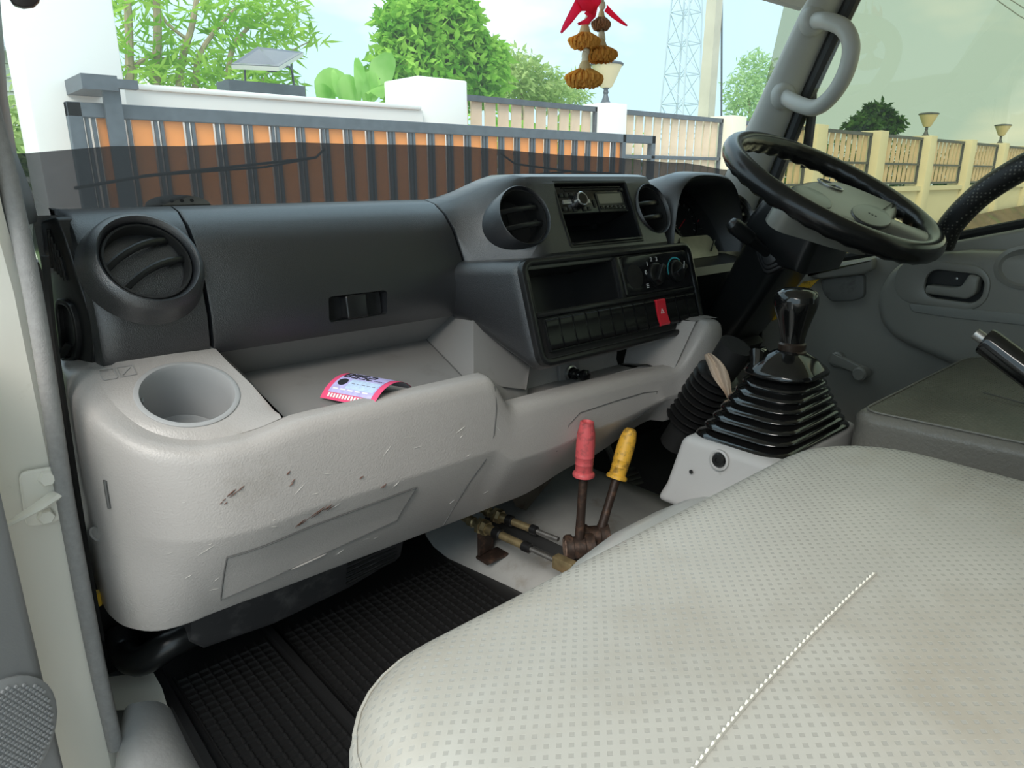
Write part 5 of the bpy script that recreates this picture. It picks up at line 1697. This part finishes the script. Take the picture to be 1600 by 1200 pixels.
# ---- sliding gate
GYY = 4.50
gate = thing('sliding_gate', 'dark steel sliding gate with upright orange slats beyond the windscreen', 'gate', (3.3, GYY, GROUND))
def gbar(x0, x1, z0, z1, y0=-.03, y1=.03, name='gate_frame'):
    return MB().bx(x0, x1, GYY + y0, GYY + y1, z0, z1).build(name, FRAME, gate, bevel=.004, segs=1)
GT, GB = 1.925, 0.30
gbar(0.855, 5.86, GT - .075, GT)
gbar(0.855, 0.925, GB, GT)
gbar(5.80, 5.86, GB, GT)
gbar(5.36, 5.41, GB, GT)
gbar(0.855, 5.86, GB, GB + .08)
gbar(5.41, 6.6, 1.71, 1.745)
pitch = 0.1717
slat0 = MB().bx(-.05, .05, -.010, .010, GB + .08, GT - .070).build('slat', ORANGE, gate)
slat0.matrix_basis = Matrix.Translation(-origin_of(gate)) @ shift(1.217 - pitch, GYY + .014, 0)
bar0 = MB().bx(-.0085, .0085, -.012, .012, GB + .08, GT - .07).build('bar', FRAME, gate)
bar0.matrix_basis = Matrix.Translation(-origin_of(gate)) @ shift(1.217 - pitch * 1.5 - .016, GYY - .005, 0)
for k in range(25):
    copy_part(slat0, gate, shift(1.217 + pitch * k, GYY + .014, 0))
for k in range(-1, 25):
    for s in (-.0155, .0155):
        if k == -1 and s < 0: continue
        copy_part(bar0, gate, shift(1.217 + pitch * (k - .5) + s, GYY - .005, 0))
# guide bracket at the column
br_ = thing('gate_guide', 'dark steel guide arm on the column above the gate', 'bracket', (1.12, 4.6, 1.9))
MB().bx(1.03, 1.115, 4.44, 4.47, GB, 2.03).build('guide_upright', FRAME, br_)
MB().bx(0.93, 1.10, 4.40, 4.80, 1.985, 2.06).build('guide_arm', FRAME, br_)
MB().bx(1.10, 1.20, 4.40, 4.46, 2.00, 2.045).build('guide_roller', FRAME, br_)

# ---- boundary wall, posts and fence panels
wl_t = thing('boundary_wall', 'long cream boundary wall with a ledge below the fence panels', 'wall', (16, 5.3, GROUND))
post_x = [6.12, 8.54, 10.86, 13.13, 15.45, 17.83, 20.2, 22.6, 25.0, 27.4, 29.8]
ordn = ['first', 'second', 'third', 'fourth', 'fifth', 'sixth', 'seventh', 'eighth', 'ninth', 'tenth', 'eleventh']
for i, x in enumerate(post_x):
    if x < 7: m_ = WALLW
    else: m_ = WALLB
    tag(MB().bx(x - .165, x + .165, 5.20, 5.55, GROUND, 2.29).build('fence_post', m_, None, bevel=.01),
        'cream fence post, %s one to the right of the broad white post' % ordn[i], 'post', 'posts of the boundary fence')
edges = [3.90] + post_x
for i in range(len(edges) - 1):
    a = edges[i] + (.165 if i else 0); b = edges[i + 1] - .165
    MB().bx(a, b, 5.30, 5.45, GROUND, 1.28).build('wall_bay', WALLB, wl_t)
    MB().bx(a, b, 5.24, 5.47, 1.28, 1.36).build('wall_ledge', WALLB, wl_t)
board0 = None
for i in range(len(edges) - 1):
    a = edges[i] + (.165 if i else 0); b = edges[i + 1] - .165
    pt = thing('slatted_fence', 'beige slatted fence section, %s one to the right of the broad white post' % ordn[i], 'fence', ((a + b) / 2, 5.36, 1.36), 'beige sections of the boundary fence')
    for x0, x1, z0, z1 in ((a, b, 2.205, 2.255), (a, b, 1.40, 1.44), (a, b, 1.745, 1.78), (a, a + .03, 1.40, 2.25), (b - .03, b, 1.40, 2.25)):
        MB().bx(x0, x1, 5.335, 5.375, z0, z1).build('rail' if x1 - x0 > .1 else 'stile', FRAME, pt)
    nb = 12 if i < 2 else 9
    p_ = (b - a - .06) / nb
    for k in range(nb):
        Mx = shift(a + .03 + p_ * (k + .5), 5.392, 0)
        if board0 is None:
            board0 = MB().bx(-.062, .062, -.010, .010, 1.42, 2.235).build('board', BOARD, pt)
            board0.matrix_basis = Matrix.Translation(-origin_of(pt)) @ Mx
        else:
            copy_part(board0, pt, Mx)

# ---- lamps on posts
LAMPG = mat('frosted_lamp_glass', (.80, .68, .42), .5)
def post_lamp(x, label):
    t = thing('post_lamp', label, 'lamp', (x, 5.37, 2.29), 'lamps on the fence posts')
    S_ = shift(x, 5.37, 2.29)
    MB().lathe([(.06, 0), (.06, .015), (.045, .03), (.022, .10), (.03, .12), (.022, .15), (.05, .17)], 16, S_).build('lamp_stem', FRAME, t)
    MB().lathe([(.05, .165), (.07, .18), (.165, .385), (.16, .39)], 20, S_).build('lamp_shade', LAMPG, t)
    MB().lathe([(.175, .385), (.18, .40), (.16, .415), (.05, .43), (0, .432)], 20, S_, cap1=False).build('lamp_cap', FRAME, t)
post_lamp(6.12, 'cone shaped post lamp behind the hanging garland')
post_lamp(15.45, 'cone shaped post lamp in the driver window, nearer one')
post_lamp(20.2, 'cone shaped post lamp in the driver window, farther one')

# ---- vegetation
LEAF1 = leafmat('fresh_green_leaves', (.22, .48, .04), (.52, .76, .14))
LEAF2 = leafmat('bright_green_leaves', (.18, .46, .05), (.48, .76, .14))
LEAF3 = leafmat('pale_green_leaves', (.34, .50, .16), (.58, .70, .30))
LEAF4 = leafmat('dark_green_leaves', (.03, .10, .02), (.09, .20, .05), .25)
BARK = mat('pale_bark', (.42, .33, .22), .9, var=.2, vscale=6)
def leaves(mb, c, rad, n, size, slim=.35, shell=.35):
    for _ in range(n):
        while True:
            v = Vector((rng.uniform(-1, 1), rng.uniform(-1, 1), rng.uniform(-1, 1)))
            if shell < v.length < 1: break
        p = Vector(c) + Vector((v.x * rad[0], v.y * rad[1], v.z * rad[2]))
        d_ = Vector((rng.gauss(0, 1), rng.gauss(0, 1), rng.gauss(-.4, .7))).normalized()
        s_ = d_.cross(Vector((rng.gauss(0, 1), rng.gauss(0, 1), rng.gauss(0, 1)))).normalized()
        L_ = size * rng.uniform(.7, 1.3)
        w_ = L_ * slim * .5
        mb.add([p, p + d_ * L_ * .45 + s_ * w_, p + d_ * L_, p + d_ * L_ * .45 - s_ * w_], [(0, 1, 2, 3)])
def tree(name, label, base, trunks, blobs, leaf, lm, slim=.35, cat='tree', bark=None):
    t = thing(name, label, cat, tuple(base))
    m = MB()
    for c, r, n in blobs:
        leaves(m, c, r, n, leaf, slim)
    o = m.build('crown', lm, t, sharp=0); o['kind'] = 'stuff'
    for ti, (pts, r0, r1) in enumerate(trunks):
        if ti == 0:
            pts = [Vector((pts[0].x, pts[0].y, GROUND))] + pts
        k = len(pts)
        MB().tube(smooth_path(pts, 3), [r0 + (r1 - r0) * i / ((k - 1) * 3) for i in range((k - 1) * 3 + 1)], 7).build('trunk' if r0 > .04 else 'branch', bark or BARK, t)
    return t
# slender tree left of centre, sparse narrow leaves
def A(x, y, Y): return at(x, y, Y=Y)
TY = 8.0
tree('slender_tree', 'sparse slender leaved tree behind the white wall at left', A(280, 330, TY),
     [([A(245, 300, TY), A(243, 140, TY), A(246, 40, TY), A(240, -90, TY)], .07, .03), ([A(204, 300, TY), A(202, 120, TY), A(200, 20, TY), A(190, -80, TY)], .05, .03), ([A(272, 300, TY), A(282, 110, TY), A(300, 40, TY), A(318, -70, TY)], .05, .02), ([A(306, 300, TY), A(305, 130, TY), A(320, 70, TY), A(370, 10, TY)], .045, .015),
      ([A(206, 110, TY), A(230, 90, TY), A(262, 92, TY)], .025, .012), ([A(350, 300, TY), A(356, 120, TY), A(372, 60, TY), A(420, 20, TY)], .045, .012), ([A(290, 60, TY), A(250, 20, TY), A(255, -60, TY)], .02, .01), ([A(400, 140, TY), A(440, 90, TY), A(490, 62, TY)], .014, .005)],
     [(A(215, 90, TY), (.5, .6, .8), 210), (A(240, 30, TY), (.6, .6, .55), 120), (A(330, 100, TY), (.6, .6, .45), 190), (A(390, 50, TY), (.5, .6, .5), 300), (A(425, 22, TY), (.4, .5, .35), 190), (A(380, 8, TY), (.7, .6, .3), 150), (A(300, -40, TY), (1.0, .6, .4), 120), (A(270, 125, TY), (.8, .5, .22), 210), (A(360, 120, TY), (.7, .5, .3), 210), (A(430, 115, TY), (.35, .4, .25), 90), (A(488, 64, TY), (.10, .2, .1), 26), (A(200, 40, TY), (.5, .4, .6), 180)],
     .19, LEAF1, .19)
T2 = 14.0
tree('leafy_tree', 'dense bright green tree rising in the middle beyond the white post', A(690, 260, T2),
     [([A(690, 260, T2), A(692, 140, T2), A(690, 60, T2)], .16, .08)],
     [(A(690, 50, T2), (1.0, 1.0, 1.05), 2300), (A(640, 45, T2), (.75, .8, .75), 1100), (A(690, 22, T2), (.85, .8, .55), 1000), (A(660, 110, T2), (1.3, 1.0, .85), 1700), (A(730, 110, T2), (1.1, 1.0, .9), 1600), (A(745, 90, T2), (.7, .8, .55), 700), (A(625, 120, T2), (.7, .8, .6), 500), (A(617, 60, T2), (.30, .4, .5), 200)],
     .26, LEAF2, .42)
T3 = 18.0
tree('yellowish_tree', 'pale yellowish green tree right of the dense middle tree', A(820, 260, T3),
     [([A(820, 260, T3), A(815, 140, T3)], .14, .06)],
     [(A(800, 115, T3), (1.1, 1, .8), 1100), (A(835, 130, T3), (1.0, 1, .7), 800), (A(855, 145, T3), (.9, 1, .5), 500), (A(775, 130, T3), (.7, .8, .7), 500)], .25, LEAF3, .35)
T3b = 22.0
tree('feathery_bush', 'pale feathery shrub above the fence left of the post lamp', A(893, 240, T3b), [([A(893, 240, T3b), A(890, 150, T3b)], .10, .04)],
     [(A(880, 150, T3b), (1.0, .8, .55), 420), (A(895, 135, T3b), (.3, .4, .8), 150), (A(870, 140, T3b), (.3, .4, .6), 120), (A(908, 150, T3b), (.4, .5, .3), 120)], .35, LEAF3, .16, cat='shrub')
T4 = 26.0
tree('distant_tree', 'hazy distant tree beside the windscreen pillar right of the utility pole', A(1170, 290, T4), [([A(1175, 290, T4), A(1170, 150, T4)], .2, .08)],
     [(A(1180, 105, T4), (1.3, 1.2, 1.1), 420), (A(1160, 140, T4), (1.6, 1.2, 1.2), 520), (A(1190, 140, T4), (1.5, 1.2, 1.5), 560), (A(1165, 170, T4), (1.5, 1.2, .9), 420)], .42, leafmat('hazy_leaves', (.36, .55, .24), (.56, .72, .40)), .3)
T5 = 11.0
tree('round_tree', 'dark rounded tree above the fence in the driver window', A(1366, 290, T5), [([A(1366, 290, T5), A(1366, 190, T5)], .2, .1)],
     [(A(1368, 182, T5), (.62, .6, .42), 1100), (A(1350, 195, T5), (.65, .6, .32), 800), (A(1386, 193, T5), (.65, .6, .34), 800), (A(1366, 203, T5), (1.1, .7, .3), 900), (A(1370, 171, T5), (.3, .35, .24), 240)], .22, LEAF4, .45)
T6 = 6.6
tree('leafy_shrub', 'pale leafy shrub at the far left beside the white column', A(20, 300, T6), [([A(16, 320, T6), A(20, 220, T6)], .03, .01)],
     [(A(18, 220, T6), (.26, .3, .32), 380), (A(30, 245, T6), (.3, .3, .2), 260), (A(14, 185, T6), (.14, .2, .22), 110), (A(34, 108, T6), (.05, .1, .08), 12)], .12, LEAF3, .3, cat='shrub')
# banana plant
ban = thing('banana_plant', 'banana plant with broad pale leaves left of the middle tree', 'plant', tuple(A(560, 260, 10.0)))
BL = leafmat('banana_leaf', (.30, .62, .12), (.50, .78, .25))
for k, (path, w) in enumerate(((((560, 200), (545, 140), (520, 125), (492, 138)), .20), (((565, 200), (560, 150), (548, 138), (528, 150)), .22), (((560, 200), (560, 130), (562, 108), (560, 88)), .12), (((570, 200), (585, 130), (598, 105), (612, 80)), .22),
                             (((570, 200), (580, 150), (590, 135), (600, 150)), .22), (((555, 200), (530, 145), (526, 125), (522, 106)), .09), (((565, 200), (570, 145), (580, 128), (594, 122)), .18), (((540, 200), (520, 155), (508, 148), (495, 152)), .18))):
    pts = smooth_path([A(px, py, 10.0 + .15 * math.sin(k * 2 + i)) for i, (px, py) in enumerate(path)], 4)
    rows = []
    for i, p in enumerate(pts):
        u = i / (len(pts) - 1)
        ww_ = w * math.sin(PI * min(1, max(0, (u - .25) / .75))) ** .6 * 1.0 + .01 if u > .25 else .015
        t_ = (pts[min(i + 1, len(pts) - 1)] - pts[max(i - 1, 0)]).normalized()
        s_ = t_.cross(Vector((0.3, -1, .2))).normalized()
        rows.append([p - s_ * ww_ + Vector((0, 0, -.03)), p, p + s_ * ww_ + Vector((0, 0, -.03))])
    MB().rings(rows, None, closed=False).build('leaf', BL, ban, sharp=60)
MB().tube([A(562, 300, 10.0), A(562, 190, 10.0)], [.12, .08], 10).build('stem', mat('banana_stem', (.35, .45, .18), .7), ban)
MB().tube([Vector((A(562, 300, 10.0).x, 10.0, GROUND)), A(562, 299, 10.0)], [.14, .12], 10).build('stem', MATS['banana_stem'], ban)

def hedge(label, x0, x1, n, lm):
    m = MB()
    x = x0
    while x < x1:
        leaves(m, (x, 7.1, 1.38), (.8, .35, 1.08), n, .20, .5, .2)
        x += 1.0
    t = thing('hedge', label, 'hedge', ((x0 + x1) / 2, 7.1, GROUND))
    o = m.build('hedge_leaves', lm, t, sharp=0); o['kind'] = 'stuff'
    x = x0
    while x < x1:
        MB().tube([(x, 7.1, GROUND), (x + .1, 7.1, 1.3)], [.04, .02], 6).build('hedge_stem', BARK, t)
        x += 1.0
hedge('bright green hedge seen between the boards of the first fence section', 5.2, 8.6, 420, LEAF2)
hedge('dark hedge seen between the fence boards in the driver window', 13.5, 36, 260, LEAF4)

# ---- pylon, utility pole, wires
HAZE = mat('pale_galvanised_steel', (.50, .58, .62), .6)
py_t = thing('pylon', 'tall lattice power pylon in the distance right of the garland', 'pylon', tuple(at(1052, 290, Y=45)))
PB_ = at(1052, 330, Y=45); PB_.z = GROUND
WB, WTOP, HH = 4.1, 1.0, 36.0
def pyl(k, sx, sy):
    w = (WB + (WTOP - WB) * k) / 2
    return PB_ + Vector((sx * w * .8, sy * w * .8, HH * k))
for sx in (-1, 1):
    for sy in (-1, 1):
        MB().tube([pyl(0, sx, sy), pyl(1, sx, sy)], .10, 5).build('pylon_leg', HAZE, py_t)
nlev = 13
for i in range(nlev):
    k0, k1 = i / nlev, (i + 1) / nlev
    for (a, b) in (((-1, -1), (1, -1)), ((1, -1), (1, 1)), ((1, 1), (-1, 1)), ((-1, 1), (-1, -1))):
        m = MB()
        m.tube([pyl(k0, *a), pyl(k1, *b)], .045, 4)
        m.tube([pyl(k0, *b), pyl(k1, *a)], .045, 4)
        m.tube([pyl(k0, *a), pyl(k0, *b)], .04, 4)
        m.build('brace', HAZE, py_t)
for k, ln in ((.80, 5.0), (.92, 4.0)):
    for s in (-1, 1):
        MB().tube([pyl(k, s, 0), pyl(k + .03, s, 0) + Vector((s * ln, 0, .4)), pyl(k + .05, s, 0)], .06, 4).build('cross_arm', HAZE, py_t)
POLE = mat('concrete_pole', (.62, .56, .45), .9, var=.08, vscale=2)
up_ = at(1103, 185, Y=13.0)
pole = thing('utility_pole', 'square concrete utility pole standing between pylon and windscreen pillar', 'pole', (up_.x, up_.y, GROUND))
MB().rings([[(up_.x + sx * w, up_.y + sy * w, z) for sx, sy in ((-1, -1), (1, -1), (1, 1), (-1, 1))] for z, w in ((GROUND, .19), (11, .15))]).build('pole_shaft', POLE, pole)
MB().tube([at(1127, 190, Y=13.0), at(1128, -40, Y=13.0)], .03, 5).build('earth_wire', FRAME, pole)
WIRE = mat('wire_grey', (.35, .38, .40), .6)
for k, (a, b, lab) in enumerate((((at(975, -10, Y=30)), (at(1090, -160, Y=45)), 0), ((at(1530, -20, Y=6.5)), (at(1640, 52, Y=6.5)), 1), ((at(1548, -20, Y=6.5)), (at(1660, 44, Y=6.5)), 1))):
    if lab == 0: continue
    tag(MB().tube([a, (a + b) / 2 + Vector((0, 0, -.05)), b], .014, 5).build('power_line', WIRE, None), ('upper' if k == 2 else 'lower') + ' thin power line crossing the top of the driver window', 'wire')

# ---- solar panel on the wall behind the gate
sol = thing('solar_panel', 'pale backed tilted solar panel on a thin frame above the white wall', 'solar panel', tuple(at(410, 135, Y=5.6)))
SY = 5.6
q0, q1, q2, q3 = at(362, 108, Y=SY - .1), at(436, 111, Y=SY - .25), at(474, 88, Y=SY + .25), at(403, 80, Y=SY + .35)
nrm = (q1 - q0).cross(q3 - q0).normalized() * .03
if nrm.z < 0: nrm = -nrm
MB().rings([[q0, q1, q2, q3], [p + nrm for p in (q0, q1, q2, q3)]]).build('panel', mat('panel_back', (.72, .70, .62), .5), sol)
MB().rings([[p + nrm * 1.02 for p in (q0, q1, q2, q3)], [p + nrm * 1.12 for p in (q0, q1, q2, q3)]]).build('cell_face', mat('solar_cells', (.02, .03, .06), .15), sol)
MB().box(.10, .06, .03, frame((q0 + q1 + q2 + q3) / 4 - nrm.normalized() * .015, (1, 0, 0), nrm)).build('junction_box', mat('junction_grey', (.18, .18, .17), .6), sol)
for a, b in (((382, 100), (384, 140)), ((455, 100), (460, 138))):
    MB().tube([at(a[0], a[1], Y=SY), at(b[0], b[1], Y=SY)], .008, 6).build('strut', FRAME, sol)
MB().bx(*[f(at(348, 136, Y=SY).x, at(466, 136, Y=SY).x) for f in (min, max)], SY - .12, SY + .12, 2.02, at(400, 131, Y=SY).z).build('mount_rail', FRAME, sol)
MB().tube([(at(410, 136, Y=SY).x, SY, GROUND), (at(410, 136, Y=SY).x, SY, 2.05)], .05, 10).build('mount_post', FRAME, sol)
MB().tube(smooth_path([at(404, 102, Y=SY - .1), at(425, 112, Y=SY - .1), at(452, 104, Y=SY - .1), at(458, 128, Y=SY)], 4), .008, 6).build('cable', FRAME, sol)

# ---- house with boarded gable at the far left
hs_t = thing('boarded_house', 'pale boarded house wall at the far left edge beyond the column', 'house', tuple(at(15, 260, Y=12.0)))
hx0, hx1 = at(-60, 150, Y=12).x, at(70, 150, Y=12).x
ztop = at(10, 78, Y=12).z
SID = mat('pale_siding', (.78, .76, .70), .8)
MB().bx(hx0, hx1, 12.05, 12.3, GROUND, ztop).build('house_wall', SID, hs_t)
k = 0
z = ztop
while z > 1.2 and k < 14:
    MB().rings([[(x, 12.05, z), (x, 12.03, z), (x, 11.99, z - .165), (x, 12.05, z - .165)] for x in (hx0, hx1)]).build('siding_board', SID, hs_t)
    z -= .172; k += 1
MB().rings([[(hx0 - .2, 11.7, ztop - .05), (hx1 + .2, 11.7, ztop - .05), (hx1 + .2, 12.4, ztop + .25), (hx0 - .2, 12.4, ztop + .25)], [(hx0 - .2, 11.7, ztop), (hx1 + .2, 11.7, ztop), (hx1 + .2, 12.4, ztop + .30), (hx0 - .2, 12.4, ztop + .30)]]).build('roof_edge', mat('grey_roof', (.35, .37, .38), .6), hs_t)

# ---- wipers outside the windscreen
def wiper(label, pts_u, z_off):
    t = thing('wiper', label, 'wiper', tuple(screen_point(*pts_u[0], -.02)))
    P3 = [screen_point(u, z, -.02) for u, z in pts_u]
    MB().tube(P3, .0022, 8).build('wiper_arm', BLACK_MATT, t)
    return t, P3
def su(px, py):
    # windscreen coordinates under a picture point
    best = None
    for i in range(0, 101):
        for j in range(0, 41):
            u, z = i / 100, 1.46 + j * .005
            p = screen_point(u, z)
            v = p - EYE
            h_ = v.x * math.sin(YAW) + v.y * math.cos(YAW); r_ = v.x * math.cos(YAW) - v.y * math.sin(YAW)
            f_ = h_ * math.cos(PITCH) - v.z * math.sin(PITCH); u_ = h_ * math.sin(PITCH) + v.z * math.cos(PITCH)
            e = (800 + FOCAL * r_ / f_ - px) ** 2 + (600 - FOCAL * u_ / f_ - py) ** 2
            if best is None or e < best[0]: best = (e, u, z)
    return best[1], best[2]
w1, P3 = wiper('wiper arm lying behind the tint band above the radio', [su(790, 238), su(812, 256), su(900, 266), su(985, 274)], 0)
MB().tube([P3[2] + Vector((-.15, .02, -.01)), P3[2], P3[3] + Vector((.1, .02, -.02))], .002, 6).build('blade', RUBBER, w1)
w2, P3 = wiper('wiper arm lying behind the tint band above the glovebox', [su(130, 292), su(240, 274), su(430, 256), su(500, 246), su(515, 232)], 0)
MB().tube([P3[1], P3[2] + Vector((0, .012, -.006)), P3[3]], .002, 6).build('blade', RUBBER, w2)
vp = thing('rubber_pad', 'dull grey perforated plate edge rising behind the left dashboard end', 'plate', tuple(at(280, 322, Y=1.12)))
VPF = frame(at(279, 322, Y=1.10), (1, 0, 0), (0, -.8, .6))
MB().plate([(0.045 * math.cos(a), 0.018 * math.sin(a)) for a in [PI * k / 14 for k in range(15)]], -.003, .003, .001, VPF).build('plate_body', mat('grey_rubber', (.13, .125, .11), .6), vp)
for k in range(4):
    MB().lathe([(.0028, .002), (.0028, .0036)], 10, VPF @ shift(-.022 + .014 * k, .007, 0)).build('plate_hole', BLACK_MATT, vp)
# sun visor corner above the driver
vis = [at(1166, -6, X=1.36), at(1249, 18, X=1.46), at(1262, -4, X=1.48), at(1275, -60, X=1.50), at(1150, -60, X=1.36)]
tag(MB().rings([vis, [p + Vector((-.008, -.010, .004)) for p in vis]]).build('sun_visor', LINER, None, bevel=.002), 'pale sun visor corner at the top beside the windscreen pillar', 'sun visor')
fit = [(12, -60), (13, -6), (20, 6), (36, 11), (52, 9), (61, 1), (64, -14), (64, -60)]
fp = [at(x, y, Y=.80) for x, y in fit]
tag(MB().rings([fp, [p + Vector((.002, .012, 0)) for p in fp]]).build('mirror_corner', mat('dark_brown_plastic', (.05, .04, .04), .4), None, bevel=.002), 'dark rounded fitting at the top left corner before the white column', 'fitting')
